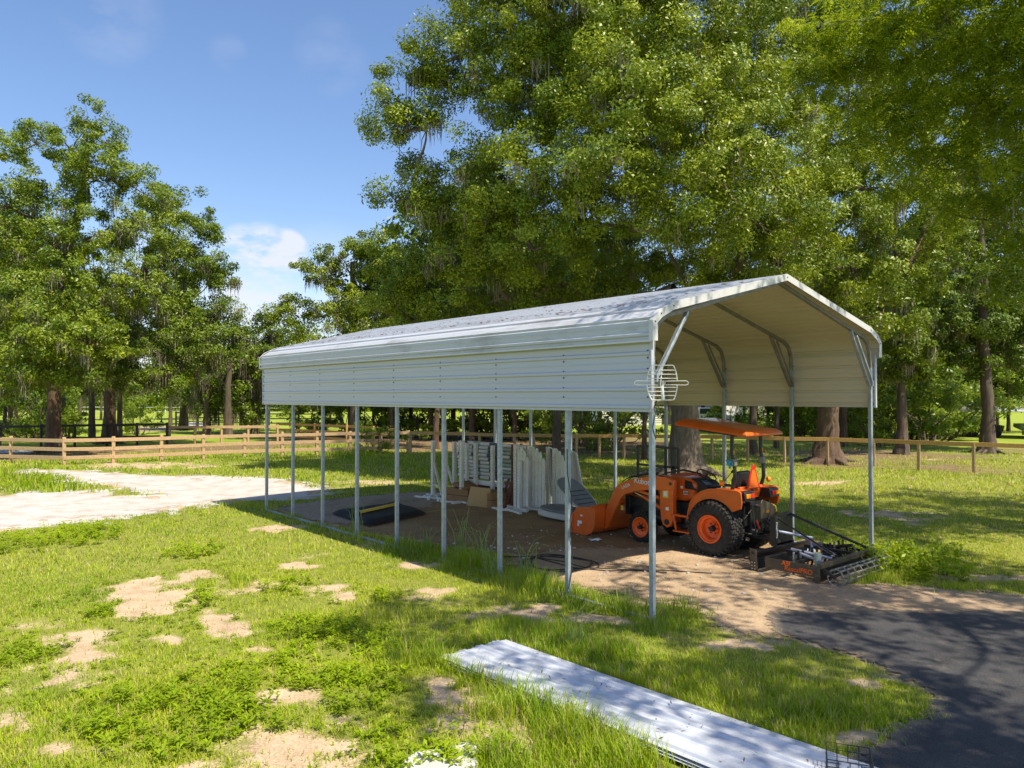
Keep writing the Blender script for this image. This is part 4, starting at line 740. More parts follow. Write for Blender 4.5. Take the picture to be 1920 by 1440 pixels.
for a, w_, zb in ((2.9, .1, .75), (3.5, .5, .5), (4.3, .7, .42), (6.8, .75, .4), (7.2, .72, .42)):
    for b_, z in ((-w_, .98), (-w_*.8, zb), (w_*.8, zb), (w_, .98)): H.append(s0+dv*a+dn*(1.6+b_)+up_*z)
m.add(H, [(i*4+j, i*4+j+1, i*4+5+j, i*4+4+j) for i in range(4) for j in range(3)]+[(16, 17, 18, 19)]); m.build('hull', M['sage'], bo, solid=.03)
m = MB(); m.bar(s0+dv*4+dn*1.6+up_*.2, s0+dv*4+dn*1.6+up_*.44, .3, 1.2, up=(0, 1, 0)); m.bar(s0+dv*6.5+dn*1.6, s0+dv*6.5+dn*1.6+up_*.42, .3, 1.2, up=(0, 1, 0)); m.build('block', M['concrete'], bo)
cart = thing('utility_cart', tuple(s0+dv*1.6), 'dark green utility cart under the left end of the shed roof', 'cart')
m = MB(); cprism2 = lambda mb, pts, b0, b1: mb.add([s0+dv*a+dn*b0+up_*z for a, z in pts]+[s0+dv*a+dn*b1+up_*z for a, z in pts], [tuple(range(len(pts))), tuple(range(2*len(pts)-1, len(pts)-1, -1))]+[(i, len(pts)+i, len(pts)+(i+1) % len(pts), (i+1) % len(pts)) for i in range(len(pts))])
cprism2(m, [(.1, .45), (2.3, .4), (2.4, .8), (1.5, .95), (.3, 1.0), (.05, .9)], .3, 1.5); m.build('body', M['plastic'], cart, bevel=.03)
for a in (.5, 1.9): m = MB(); m.tube([s0+dv*a+dn*.2+up_*.3, s0+dv*a+dn*1.6+up_*.3], .3, 16); m.build('wheel', M['rubber'], cart)
# ================================================================== LOOSE SHEET IN THE FOREGROUND
x0, x1, ya, yb = -2.98, -2.08, .53, -9.0; rs = thing('roofing_sheets', ((x0+x1)/2, -4, 0), 'stack of long white ribbed roofing sheets lying in the foreground grass', 'roofing sheets')
for k in range(3):
    m = MB(); pr = ribbed([(x0+.012*k, .035+.022*k), (x1+.014*k, .035+.022*k)], h=.02, side=1); nseg = 24; dx = .006*k; n = len(pr); V = []; rg = random.Random(k); ph = rg.random()*6
    y1_ = ya-.05*k+.02
    for j in range(nseg+1):
        y = y1_+(yb-y1_)*j/nseg; yaw = (y-ya)*-.046
        for i, p in enumerate(pr): V.append((p[0]+yaw, y, p[1]+.004*math.sin(y*.8+ph)+.0015*math.sin(p[0]*3+y*1.3)))
    m.add(V, [(j*n+i, j*n+i+1, (j+1)*n+i+1, (j+1)*n+i) for j in range(nseg) for i in range(n-1)]); m.build('sheet', M['sheet'], rs, solid=.0025, smooth=0)
wb = thing('wire_cage', tuple(at(1592, 1452, .1)), 'small dark wire cage standing on the white sheets at the bottom edge', 'cage'); c = Vector(at(1592, 1452, .09)); ca, sa = math.cos(.5), math.sin(.5)
def wq(a, b_, z): return c+Vector((a*ca-b_*sa, a*sa+b_*ca, z))
m = MB(); a = .15
for z in (0, .05, .1, .15): m.tube([wq(-a, -a, z), wq(a, -a, z), wq(a, a, z), wq(-a, a, z), wq(-a, -a, z)], .004, 5, cap=False)
for k in range(5):
    q = -a+2*a*k/4
    for A_, B_ in (((q, -a), (q, a)), ((-a, q), (a, q))): m.tube([wq(*A_, .15), wq(*A_, 0), wq(*B_, 0), wq(*B_, .15)], .0035, 5, cap=False)
m.build('wire', M['black'], wb)
slab = at(825, 1436); m = MB(); V = []; n = 11
for j in range(n): a = 2*PI*j/n; r = .3+.07*math.sin(j*2.3); V.append((slab[0]+r*math.cos(a)*1.3, slab[1]+r*math.sin(a)*.7))
m.prism(V, 2, .0, .05); tag(m.build('stepping_stone', M['concrete'], bevel=.015), 'rough pale stone half buried in weeds at the bottom edge', 'stone')
# dry leaves scattered on the sheet and the drive
rg = np.random.default_rng(5)
def litter(name, n, fx, z, label, s=(.02, .05)):
    c = fx(n); c = np.concatenate([c, np.full((len(c), 1), z)], 1); n = len(c); nn = unit(rg.normal(size=(n, 3))*.35+[0, 0, 1]); t = unit(np.cross(nn, rg.normal(size=(n, 3)))); b = np.cross(nn, t); l = (s[0]+(s[1]-s[0])*rg.random(n))[:, None]
    return tag(quadmesh(name, np.stack([c-t*l, c+b*l*.35, c+t*l, c-b*l*.35], 1).reshape(-1, 3), 4, M['twig']), label, 'leaf litter', kind='stuff')
litter('leaf_litter', 230, lambda n: (lambda y: np.stack([x0+.05+rg.random(n)*.85-(y-ya)*.046, y], 1))(-8+rg.random(n)*8.4), .108, 'dry leaves and twigs scattered over the white sheets', (.008, .03))
n = 900; xx = np.where(rg.random(n) < .55, .30+.5*rg.random(n)**1.5, .3+2.6*rg.random(n)); c = np.stack([xx, rg.random(n)*12.3, 4.075+(xx-.26)*.2335], 1); nn = unit(rg.normal(size=(n, 3))*.25+[-.23, 0, 1]); t = unit(np.cross(nn, np.array([0, 1., 0])+rg.normal(size=(n, 3))*.8)); t = unit(np.array([0, 1., 0])+rg.normal(size=(n, 3))*[.35, .3, .05]); b = np.cross(nn, t); l = (.015+.05*rg.random(n)**2)[:, None]
tag(quadmesh('leaf_litter', np.stack([c-t*l, c+b*l*.3, c+t*l, c-b*l*.3], 1).reshape(-1, 3), 4, M['twig']), 'dark fallen leaves lying in streaks on the carport roof', 'leaf litter', kind='stuff')
litter('leaf_litter', 900, lambda n: np.array([q for q in np.stack([-3+rg.random(n)*9, -8+rg.random(n)*8], 1) if inpoly(np.array([q[0]]), np.array([q[1]]), ASPH)[0]]), .024, 'small dry leaves scattered over the dark asphalt', (.006, .018))
# ================================================================== TRACTOR (nose toward +Y, left side toward the camera)
tx = 4.5; tr_ = thing('tractor', (tx, 1.8, 0), 'orange compact tractor with front loader and canopy parked under the carport', 'tractor')
def tp(name, f, mat, parent=None, bevel=.008, **k): m = MB(); f(m); return m.build(name, mat, parent or tr_, bevel=bevel, **k)
def mir(x): return 2*tx-x
def wheel(name, xo, yc, R, w, rr, sgn, lugs):
    # xo: outer face, sgn: direction from the outer face inwards
    m = MB(); pr = [(0.03*sgn, rr), (.008*sgn, rr+.04), (0, rr+(R-rr)*.45), (.012*sgn, R-.06), (.04*sgn, R-.02), (.07*sgn, R-.012), (w*.5*sgn, R-.006), ((w-.07)*sgn, R-.012), ((w-.04)*sgn, R-.02), ((w-.012)*sgn, R-.06), (w*sgn, rr+(R-rr)*.45), ((w-.03)*sgn, rr)]
    m.lathe(pr, (xo, yc, R), 0, 48)
    nr, nc = lugs; rg = random.Random(3)
    for i in range(nr):
        for j in range(nc):
            a = 2*PI*(i+(.5 if j % 2 else 0))/nr; u = .035+(w-.07)*(j+.5)/nc; r = R-.006-(.006 if j in (0, nc-1) else 0); c = (xo+sgn*u, yc+r*math.cos(a), R+r*math.sin(a))
            Mx = Matrix.Rotation(a, 3, 'X') @ Matrix.Rotation(.5 if j % 2 else -.5, 3, 'Y').to_3x3() if False else Matrix.Rotation(a, 3, 'X'); m.box(c, ((w-.05)/nc*.86, .032, 2*PI*R/nr*.56), Mx)
    for i in range(nr):                    # shoulder lugs
        a = 2*PI*i/nr; r = R-.03
        for u in (.02, w-.02): m.box((xo+sgn*u, yc+r*math.cos(a), R+r*math.sin(a)), (.05, .045, 2*PI*R/nr*.5), Matrix.Rotation(a, 3, 'X'))
    wh = m.build(name, M['rubber'], tr_, smooth=30)
    m = MB(); d = .14 if R > .4 else .05
    m.lathe([(.03*sgn, rr+.004), (.0*sgn, rr+.006), (.0*sgn, rr-.012), (.035*sgn, rr-.02), (.05*sgn, rr-.05), (d*sgn, rr-.07), ((d+.02)*sgn, rr*.45), ((d-.01)*sgn, rr*.42), ((d-.01)*sgn, .0)], (xo, yc, R), 0, 40); m.build('rim', M['orangerim'], wh, smooth=50)
    m = MB(); m.lathe([((d-.012)*sgn, 0), ((d-.09)*sgn, 0), ((d-.09)*sgn, rr*.18), ((d-.012)*sgn, rr*.24)], (xo, yc, R), 0, 16)
    for k in range(6 if R > .4 else 5):
        a = 2*PI*k/6; m.lathe([((d-.01)*sgn, 0), ((d-.035)*sgn, 0), ((d-.035)*sgn, .012), ((d-.01)*sgn, .012)], (xo, yc+rr*.36*math.cos(a), R+rr*.36*math.sin(a)), 0, 6)
    m.build('hub', M['plastic'], wh); return wh
wheel('rear_wheel', 3.80, 1.82, .49, .38, .245, 1, (34, 5)); wheel('rear_wheel', 5.20, 1.82, .49, .38, .245, -1, (34, 5))
wheel('front_wheel', 3.88, 3.47, .30, .2, .19, 1, (26, 4)); wheel('front_wheel', 5.12, 3.47, .30, .2, .19, -1, (26, 4))
tp('chassis', lambda m: (m.bb((4.3, 1.5, .38), (4.7, 4.05, .62)), m.bb((4.26, 1.45, .42), (4.74, 2.1, .86)), m.bb((4.2, 4.0, .45), (4.8, 4.12, .85)), m.tube([(4.1, 1.82, .49), (4.9, 1.82, .49)], .09, 12), m.tube([(4.02, 3.47, .32), (4.98, 3.47, .32)], .06, 10), m.bb((4.35, 3.3, .3), (4.65, 3.6, .5)), m.bb((4.28, 2.75, .6), (4.72, 3.75, .82)), m.bb((4.15, 2.2, .36), (4.85, 2.75, .44)), m.tube([(4.12, 2.9, .5), (4.12, 3.3, .5)], .09, 10)), M['black'])
hood = [(2.42, .92), (2.40, 1.20), (2.46, 1.25), (2.62, 1.30), (3.1, 1.30), (3.6, 1.25), (3.95, 1.17), (4.10, 1.04), (4.14, .84), (3.7, .80), (3.05, .80), (2.80, .86), (2.66, .86)]
tp('hood', lambda m: m.prism(hood, 0, 4.22, 4.78), M['orange'], bevel=.05)
tp('grille', lambda m: (m.prism([(3.25, .86), (3.3, 1.06), (3.85, 1.02), (3.95, .86)], 0, 4.213, 4.787), m.prism([(4.12, .86), (4.145, .86), (4.125, 1.0), (4.10, 1.0)], 0, 4.3, 4.7)), M['plastic'])
tp('headlight', lambda m: m.box((4.32, 4.09, 1.03), (.13, .05, .07)), M['decal']); tp('headlight', lambda m: m.box((4.68, 4.09, 1.03), (.13, .05, .07)), M['decal'])
tp('decal', lambda m: (m.box((4.213, 2.63, 1.02), (.004, .11, .07)), m.box((4.213, 2.72, 1.12), (.004, .06, .05))), M['decal'], bevel=0)
words('L2502', .06, (4.205, 2.63, 1.02), (0, -1, 0), (0, 0, 1), M['black'], tr_)
tp('dashboard', lambda m: (m.prism([(2.42, .85), (2.2, .95), (2.18, 1.18), (2.3, 1.26), (2.55, 1.30), (2.62, 1.2), (2.55, 1.0)], 0, 4.28, 4.72), m.prism([(2.40, 1.08), (2.5, 1.24), (2.66, 1.27), (2.66, 1.1)], 0, 4.212, 4.28)), M['plastic'], bevel=.02)
tp('instrument_panel', lambda m: m.box((4.37, 2.27, 1.235), (.16, .13, .01), Matrix.Rotation(.55, 3, 'X')), M['glass'])
def steer(m):
    c = Vector((4.5, 2.36, 1.36)); R_ = Matrix.Rotation(.5, 3, 'X'); pts = [c+R_ @ Vector((.19*math.cos(a), .19*math.sin(a), 0)) for a in [2*PI*i/28 for i in range(29)]]; m.tube(pts, .013, 8, cap=False)
    for a in (.5, 2.6, 4.7): m.tube([c-R_ @ Vector((0, 0, .03)), c+R_ @ Vector((.18*math.cos(a), .18*math.sin(a), 0))], .011, 6)
    m.tube([c-R_ @ Vector((0, 0, .03)), (4.5, 2.5, 1.15)], .02, 8); m.lathe([(0, .0), (0, .035)], c, 2, 12)
tp('steering_wheel', steer, M['plastic'], bevel=0)
tp('shift_lever', lambda m: (m.tube([(4.75, 2.25, 1.1), (4.8, 2.1, 1.32), (4.82, 2.02, 1.42)], .008, 6), m.tube([(4.82, 2.03, 1.41), (4.825, 1.995, 1.45)], .022, 8)), M['black'], bevel=0)
tp('floor_panel', lambda m: (m.bb((3.98, 1.95, .62), (5.02, 2.6, .66)), m.bb((4.1, 1.4, .66), (4.9, 2.05, .98)), m.bb((4.05, 2.0, .45), (4.2, 2.55, .62))), M['black'], bevel=.02)
# fenders: side cheek, rolled top and black liner
def fen(x0, x1):
    s = 1 if x1 > x0 else -1; oa = [(2.36, .56), (2.335, .74), (2.29, .90), (2.20, 1.02), (2.06, 1.12), (1.9, 1.18), (1.7, 1.205), (1.30, 1.20), (1.24, 1.17), (1.22, 1.0), (1.24, .9)]
    ia = [(1.82+.525*math.cos(a), .49+.525*math.sin(a)) for a in [2.45-2.27*i/14 for i in range(15)]]
    def f(m):
        m.prism(oa+ia, 0, x0, x0+s*.02)
        n = len(oa)-2; V = [(x0, y, z) for y, z in oa[:n]]+[(x1, y, z) for y, z in oa[:n]]; m.add(V+[(x0, y, z-.015) for y, z in oa[:n]]+[(x1, y, z-.015) for y, z in oa[:n]], [(i, i+1, n+i+1, n+i) for i in range(n-1)]+[(2*n+i, 2*n+i+1, 3*n+i+1, 3*n+i) for i in range(n-1)])
        for i in range(len(oa)-1): m.bar((x0-s*.004, *oa[i]), (x0-s*.004, *oa[i+1]), .024, .024, up=(1, 0, 0))
    return f
tp('fender', fen(3.90, 4.24), M['orange'], bevel=.004, smooth=50); tp('fender', fen(5.10, 4.76), M['orange'], bevel=.004, smooth=50)
tp('seat', lambda m: (m.bb((4.27, 1.62, 1.0), (4.73, 2.05, 1.12)), m.prism([(1.62, 1.08), (1.72, 1.1), (1.70, 1.35), (1.62, 1.5), (1.54, 1.5), (1.55, 1.2)], 0, 4.29, 4.71)), M['seat'], bevel=.04, smooth=60)
tp('armrest', lambda m: (m.bb((4.2, 1.62, 1.22), (4.25, 1.9, 1.27)), m.bb((4.75, 1.62, 1.22), (4.8, 1.9, 1.27))), M['seat'], bevel=.012)
for x in (4.04, 4.96):
    tp('rollbar_post', lambda m: m.tube([(x, 1.62, .78), (x, 1.56, 1.0), (x, 1.50, 1.2), (x, 1.44, 1.38), (x, 1.45, 1.62), (x, 1.50, 1.82), (x, 1.50, 2.2)], .034, 10), M['black'], bevel=0)
    tp('hinge', lambda m: (m.box((x, 1.47, 1.68), (.09, .10, .12)), m.tube([(x-.07, 1.47, 1.66), (x+.09, 1.47, 1.66)], .02, 8), m.tube([(x+.07, 1.47, 1.66), (x+.09, 1.46, 1.74)], .012, 6)), M['galvdark'])
    tp('reflector', lambda m: m.box((x, 1.462, 1.86), (.03, .01, .07)), M['amber'])
tp('rollbar_top', lambda m: m.tube([(4.04, 1.50, 2.19), (4.96, 1.50, 2.19)], .034, 10), M['black'], bevel=0)
def canopy(m):
    x0, x1 = 3.9, 5.1; n0 = len(m.v)
    def ring(i, z, t=0): return [(x0+i, 1.12+i, z), (x0+i, 2.66-i, z+.155), (x1-i, 2.66-i, z+.155), (x1-i, 1.12+i, z)]
    R_ = [ring(.02, 2.145), ring(0, 2.165), ring(.02, 2.21), ring(.10, 2.265), ring(.2, 2.28)]; V = []
    for r in R_: V += r
    F_ = [(i*4+j, i*4+(j+1) % 4, i*4+4+(j+1) % 4, i*4+4+j) for i in range(4) for j in range(4)]+[(16, 17, 18, 19), (3, 2, 1, 0)]; m.add(V, F_)
tp('canopy', canopy, M['orange'], bevel=.035, smooth=50)
tp('canopy_bracket', lambda m: [m.bar((x, 1.5, 2.15), (x, 2.3, 2.22), .04, .04) for x in (4.2, 4.8)], M['black'])
tp('blue_cloth', lambda m: (m.prism([(1.55, 1.66), (1.6, 1.72), (1.5, 1.73), (1.44, 1.66), (1.52, 1.56)], 0, 3.97, 4.0)), M['skin'], bevel=.01)
tp('rear_panel', lambda m: m.prism([(4.28, 1.02), (4.72, 1.02), (4.86, 1.2), (4.86, 1.24), (4.14, 1.24), (4.14, 1.2)], 1, 1.40, 1.46), M['orange'], bevel=.01)
def smv(m, s, d, y): m.prism([(4.5-.2*s, 1.2+.06*(1-s)), (4.5+.2*s, 1.2+.06*(1-s)), (4.5+.045*s, 1.2+.40*s+.06*(1-s)), (4.5-.045*s, 1.2+.40*s+.06*(1-s))], 1, y, y-d)
tp('slow_vehicle_triangle', lambda m: smv(m, 1.05, .005, 1.37), M['red'], bevel=0); tp('triangle_centre', lambda m: smv(m, .8, .003, 1.363), M['smv'], bevel=0)
tp('warning_bracket', lambda m: m.bar((4.5, 1.39, 1.05), (4.5, 1.39, 1.4), .04, .01), M['black'], bevel=0)
for x0_, s in ((3.95, 1), (5.05, -1)):
    tp('tail_light_housing', lambda m: m.prism([(1.34, 1.2), (1.20, 1.19), (1.17, 1.04), (1.30, 1.02)], 0, x0_, x0_+s*.30), M['plastic'], bevel=.01)
    tp('tail_light', lambda m: m.box((x0_+s*.08, 1.17, 1.115), (.13, .03, .075)), M['amber']); tp('brake_light', lambda m: m.box((x0_+s*.2, 1.17, 1.115), (.10, .03, .075)), M['lens'])
tp('side_marker', lambda m: m.tube([(4.98, 1.38, 1.33), (5.02, 1.36, 1.33)], .045, 12), M['amber'], bevel=0)
tp('work_lamp', lambda m: m.tube([(4.02, 1.75, 1.3), (4.06, 1.68, 1.3)], .05, 14), M['amber'], bevel=0)
# three point hitch
tp('lift_arm', lambda m: (m.tube([(4.28, 1.5, .42), (4.22, 1.1, .40), (4.16, .82, .42)], .03, 8), m.tube([(4.25, 1.45, .92), (4.2, 1.22, .95)], .03, 8), m.tube([(4.2, 1.22, .95), (4.2, 1.12, .42)], .014, 8)), M['black'], bevel=0)
tp('lift_arm', lambda m: (m.tube([(4.72, 1.5, .42), (4.78, 1.1, .40), (4.84, .82, .42)], .03, 8), m.tube([(4.75, 1.45, .92), (4.8, 1.22, .95)], .03, 8), m.tube([(4.8, 1.22, .95), (4.8, 1.12, .42)], .014, 8)), M['black'], bevel=0)
tp('top_link', lambda m: (m.tube([(4.5, 1.42, .92), (4.5, .95, .88)], .02, 8), m.tube([(4.47, 1.3, .90), (4.47, 1.05, .89)], .028, 8)), M['chrome'], bevel=0)
tp('link_hook', lambda m: m.tube([(4.44, .98, .97), (4.44, .90, .94), (4.44, .88, .86), (4.44, .94, .82), (4.44, 1.0, .88), (4.44, .98, .97)], .014, 6), M['yellow'], bevel=0)
tp('differential', lambda m: (m.bb((4.3, 1.3, .4), (4.7, 1.55, .98)), m.tube([(4.5, 1.32, .55), (4.5, 1.18, .55)], .06, 10), m.bb((4.15, 1.36, .55), (4.3, 1.5, .75)), m.bb((4.7, 1.36, .55), (4.85, 1.5, .75)), m.tube([(4.3, 1.28, .85), (4.1, 1.3, .7), (4.15, 1.35, .5)], .015, 6), m.tube([(4.6, 1.28, .9), (4.75, 1.22, .7), (4.6, 1.2, .5)], .012, 6), m.bb((4.4, 1.12, .32), (4.6, 1.4, .38))), M['black'])
tp('drain_plug', lambda m: (m.tube([(4.1, 1.26, .36), (4.1, 1.22, .36)], .035, 10), m.tube([(4.24, 1.3, .42), (4.24, 1.24, .42)], .022, 8), m.tube([(4.34, 1.28, .48), (4.34, 1.2, .48)], .025, 8)), M['chrome'], bevel=0)
tp('lever', lambda m: m.tube([(4.4, 1.25, .66), (4.42, 1.2, .5)], .02, 6), M['red'], bevel=0)
# step
tp('step', lambda m: (m.bar((3.96, 2.30, .62), (3.96, 2.38, .34), .03, .04), m.bar((3.96, 2.72, .60), (3.96, 2.66, .34), .03, .04), m.bb((3.9, 2.32, .32), (4.12, 2.70, .35)), m.bb((3.95, 2.26, .60), (4.1, 2.78, .64))), M['orange'])
# loader
post = [(3.03, 1.22), (2.72, 1.24), (2.73, .9), (2.74, .53), (2.78, .41), (2.87, .36), (2.96, .40), (3.01, .5), (3.04, .8)]
boom = [(2.68, 1.27), (2.9, 1.325), (3.3, 1.30), (3.7, 1.22), (3.97, 1.13), (4.11, 1.04), (4.20, .92), (4.54, .30), (4.55, .17), (4.46, .13), (4.36, .17), (4.3, .3), (4.0, .80), (3.88, .90), (3.6, .98), (3.2, 1.05), (2.9, 1.06), (2.68, 1.1)]
rod = [(4.16, .86), (4.23, .84), (4.62, .18), (4.56, .14)]
for x, s in ((3.92, 1), (5.08, -1)):
    tp('loader_post', lambda m: (m.prism(post, 0, x+s*.03, x+s*.15), m.bar((x+s*.1, 2.87, .5), (4.5, 2.87, .5), .12, .12)), M['orange'], bevel=.01)
    tp('pivot_pin', lambda m: (m.tube([(x+s*.015, 2.87, .47), (x+s*.16, 2.87, .47)], .055, 14), m.tube([(x-s*.012, 2.76, 1.2), (x+s*.1, 2.76, 1.2)], .03, 10), m.tube([(x-s*.012, 4.45, .22), (x+s*.08, 4.45, .22)], .03, 10)), M['black'], bevel=0)
    ba = tp('loader_arm', lambda m: m.prism(boom, 0, x, x+s*.075), M['orange'], bevel=.012)
    tp('lift_cylinder', lambda m: (m.tube([(x+s*.1, 2.95, .66), (x+s*.1, 3.5, .88)], .035, 10), m.bar((x+s*.1, 3.1, .9), (x+s*.1, 3.75, 1.0), .03, .05)), M['orange'], bevel=0)
    tp('cylinder_rod', lambda m: m.tube([(x+s*.1, 3.5, .88), (x+s*.1, 3.9, 1.0)], .018, 8), M['chrome'], bevel=0)
    tp('tilt_cylinder', lambda m: (m.tube([(x+s*.11, 3.98, 1.02), (x+s*.11, 4.3, .62)], .032, 10), m.bar((x+s*.14, 4.1, .98), (x+s*.14, 4.62, .3), .03, .045)), M['orange'], bevel=0)
    tp('tilt_rod', lambda m: m.tube([(x+s*.11, 4.3, .62), (x+s*.11, 4.52, .36)], .016, 8), M['chrome'], bevel=0)
    tp('hydraulic_hose', lambda m: (m.tube([(x+s*.03, 2.95, 1.32), (x+s*.03, 3.3, 1.36), (x+s*.03, 3.75, 1.26), (x+s*.05, 4.0, 1.14)], .011, 6), m.tube([(x+s*.07, 2.95, 1.32), (x+s*.07, 3.3, 1.345), (x+s*.07, 3.75, 1.245), (x+s*.08, 4.0, 1.1)], .011, 6)), M['black'], bevel=0)
tp('cross_tube', lambda m: m.tube([(3.95, 4.16, .72), (5.05, 4.16, .72)], .05, 12), M['orange'], bevel=0)
words('Kubota', .15, (3.916, 3.42, 1.185), (0, -1, -.06), (0, 0, 1), M['decal'], tr_, ext=.0015)
words('LA526', .085, (3.916, 3.86, 1.06), (0, -1, .42), (0, 0, 1), M['decal'], tr_, ext=.0015)
tp('warning_decal', lambda m: (m.box((3.948, 2.90, 1.0), (.004, .13, .15)), m.box((4.028, 4.06, .6), (.003, .07, .1))), M['yellow'], bevel=0)
tp('decal', lambda m: (m.box((3.948, 2.96, 1.13), (.003, .05, .04)), m.box((3.948, 2.84, 1.13), (.003, .05, .04)), m.box((3.948, 2.86, .72), (.003, .07, .06)), m.box((3.945, 2.9, 1.0), (.003, .07, .09))), M['decal'], bevel=0)
# bucket
bs = [(5.06, .015), (5.04, .42), (4.90, .56), (4.44, .61), (4.40, .5), (4.42, .2), (4.52, .06), (4.7, .0)]
def bucket(m):
    for x in (3.60, 5.38): m.prism(bs, 0, x, x+.02)
    back = [(5.10, .012), (4.7, .012), (4.53, .07), (4.43, .2), (4.41, .5), (4.45, .60), (4.56, .615)]; n = len(back); V = [(3.61, y, z) for y, z in back]+[(5.39, y, z) for y, z in back]; m.add(V, [(i, i+1, n+i+1, n+i) for i in range(n-1)]); V = [(3.61, y+.012, z+.008) for y, z in back]+[(5.39, y+.012, z+.008) for y, z in back]; m.add(V, [(i, i+1, n+i+1, n+i) for i in range(n-1)])
    m.bar((3.6, 4.47, .61), (5.4, 4.47, .61), .05, .05); m.bar((3.597, 5.04, .02), (3.597, 5.03, .42), .012, .05, up=(1, 0, 0))
    for x in (3.95, 5.05): m.prism([(4.40, .14), (4.40, .5), (4.3, .46), (4.36, .16)], 0, x-.05, x-.035); m.prism([(4.40, .14), (4.40, .5), (4.3, .46), (4.36, .16)], 0, x+.035, x+.05)
tp('bucket', bucket, M['orange'], bevel=.004)
tp('decal', lambda m: (m.box((3.597, 4.83, .26), (.004, .12, .06)), m.box((3.597, 4.87, .2), (.004, .05, .05)), m.box((3.597, 4.78, .40), (.004, .06, .03))), M['decal'], bevel=0)
# black load rack standing behind the hood
rk = thing('load_rack', (5.75, 3.4, 0), 'black square tube rack standing on end beyond the tractor hood', 'rack'); x = 5.75
q = lambda px_, py_: Vector((x,)+tuple((CAM+ray(px_, py_)*((x-CAM[0])/ray(px_, py_)[0]))[1:]))
ya_, yb_ = q(1196, 838).y, q(1272, 838).y; zt = q(1230, 838).z
for nm, a, b in [('upright', (x, ya_, 0), (x, ya_, zt)), ('upright', (x, yb_, 0), (x, yb_, zt)), ('upright', (x, ya_*.3+yb_*.7, .1), (x, ya_*.3+yb_*.7, zt)), ('top_rail', (x, ya_, zt), (x, yb_, zt)), ('middle_rail', (x, ya_, zt-.42), (x, yb_, zt-.42)), ('bottom_rail', (x, ya_, .12), (x, yb_, .12))]:
    m = MB(); m.bar(a, b, .05, .05, up=(1, 0, 0)); m.build(nm, M['black'], rk, bevel=.004)
m = MB(); m.bar((x, ya_*.12+yb_*.88, .7), (x, ya_*.12+yb_*.88, zt-.02), .02, .24*0+.16, up=(1, 0, 0)); m.build('panel', M['plastic'], rk)
m = MB(); m.bb((x-.25, min(ya_, yb_)-.03, 0), (x+.3, min(ya_, yb_)+.05, .05)); m.bb((x-.25, max(ya_, yb_)-.05, 0), (x+.3, max(ya_, yb_)+.03, .05)); m.build('foot', M['black'], rk)
# ================================================================== GRADER behind the tractor
gd = thing('land_leveler', (4.3, .1, 0), 'black pull behind arena grader with side plate, tines and roller cage', 'grader')
def gp(name, f, mat, bevel=.005, **k): m = MB(); f(m); return m.build(name, mat, gd, bevel=bevel, **k)
gp('side_plate', lambda m: (m.prism([(.47, .10), (.47, .27), (-.44, .265), (-.44, .09)], 0, 3.39, 3.405)), M['blackplate'])
gp('skid_shoe', lambda m: (m.prism([(-.34, .26), (-.45, .26), (-.46, .0), (-.38, .0)], 0, 3.375, 3.40), [m.box((3.37, -.40, z), (.01, .018, .018)) for z in (.05, .09, .17)]), M['blackplate'])
gp('side_plate', lambda m: m.prism([(.47, .10), (.47, .27), (-.44, .265), (-.44, .0)], 0, 5.2, 5.215), M['black'])
gp('front_foot', lambda m: m.prism([(.62, .0), (.74, .03), (.76, .37), (.64, .36)], 0, 3.40, 3.425), M['blackplate'])
gp('bolt', lambda m: [m.tube([(3.395, .65+.05*i, .05+.05*j), (3.38, .65+.05*i, .05+.05*j)], .010, 6) for i in range(2) for j in range(3)], M['chrome'], bevel=0)
gp('front_blade', lambda m: (m.add([(3.42, .70, .02), (5.2, .62, .02), (5.2, .66, .26), (3.42, .74, .30), (3.42, .78, .18), (5.2, .70, .16)], [(0, 1, 5, 4), (4, 5, 2, 3)]), m.bar((3.40, .70, .30), (5.2, .66, .28), .06, .04)), M['black'], solid=.008)
gp('cross_beam', lambda m: m.bar((3.40, .45, .24), (5.2, .45, .24), .08, .08), M['black'])
gp('rear_beam', lambda m: m.bar((3.38, -.45, .275), (5.22, -.43, .285), .075, .075), M['blackplate'])
gp('rear_blade', lambda m: m.add([(3.40, -.40, .02), (5.2, -.40, .02), (5.2, -.46, .24), (3.40, -.46, .24)], [(0, 1, 2, 3)]), M['black'], solid=.008)
gp('middle_beam', lambda m: (m.bar((3.40, .05, .22), (5.2, .05, .22), .06, .06), m.bar((4.0, .45, .3), (4.0, -.42, .3), .05, .05), m.bar((4.6, .45, .3), (4.6, -.42, .3), .05, .05)), M['black'])
for i in range(12):
    x = 3.52+i*.147; gp('tine', lambda m: m.tube([(x, .05, .40), (x, .05, .16), (x, .09, .05), (x, .16, .01)], [.018, .018, .014, .006], 6), M['chrome' if i % 3 == 0 else 'black'], bevel=0)
gp('mast', lambda m: (m.prism([(.70, .32), (.84, .32), (.82, .78), (.74, .80)], 0, 4.13, 4.15), m.prism([(.70, .32), (.84, .32), (.82, .84), (.74, .84)], 0, 4.66, 4.68), m.bar((4.14, .77, .79), (4.67, .77, .83), .1, .03), m.bb((4.12, .70, .30), (4.70, .80, .36)), m.prism([(4.15, .32), (4.66, .32), (4.66, .78), (4.3, .80), (4.15, .6)], 1, .70, .712)), M['black'])
gp('mast_plate', lambda m: m.prism([(4.02, .38), (4.12, .38), (4.12, .80), (4.02, .80)], 1, .66, .68), M['plastic'])
words('RascalPRO', .062, (4.07, .655, .60), (0, 0, 1), (-1, 0, 0), M['decal'], gd)
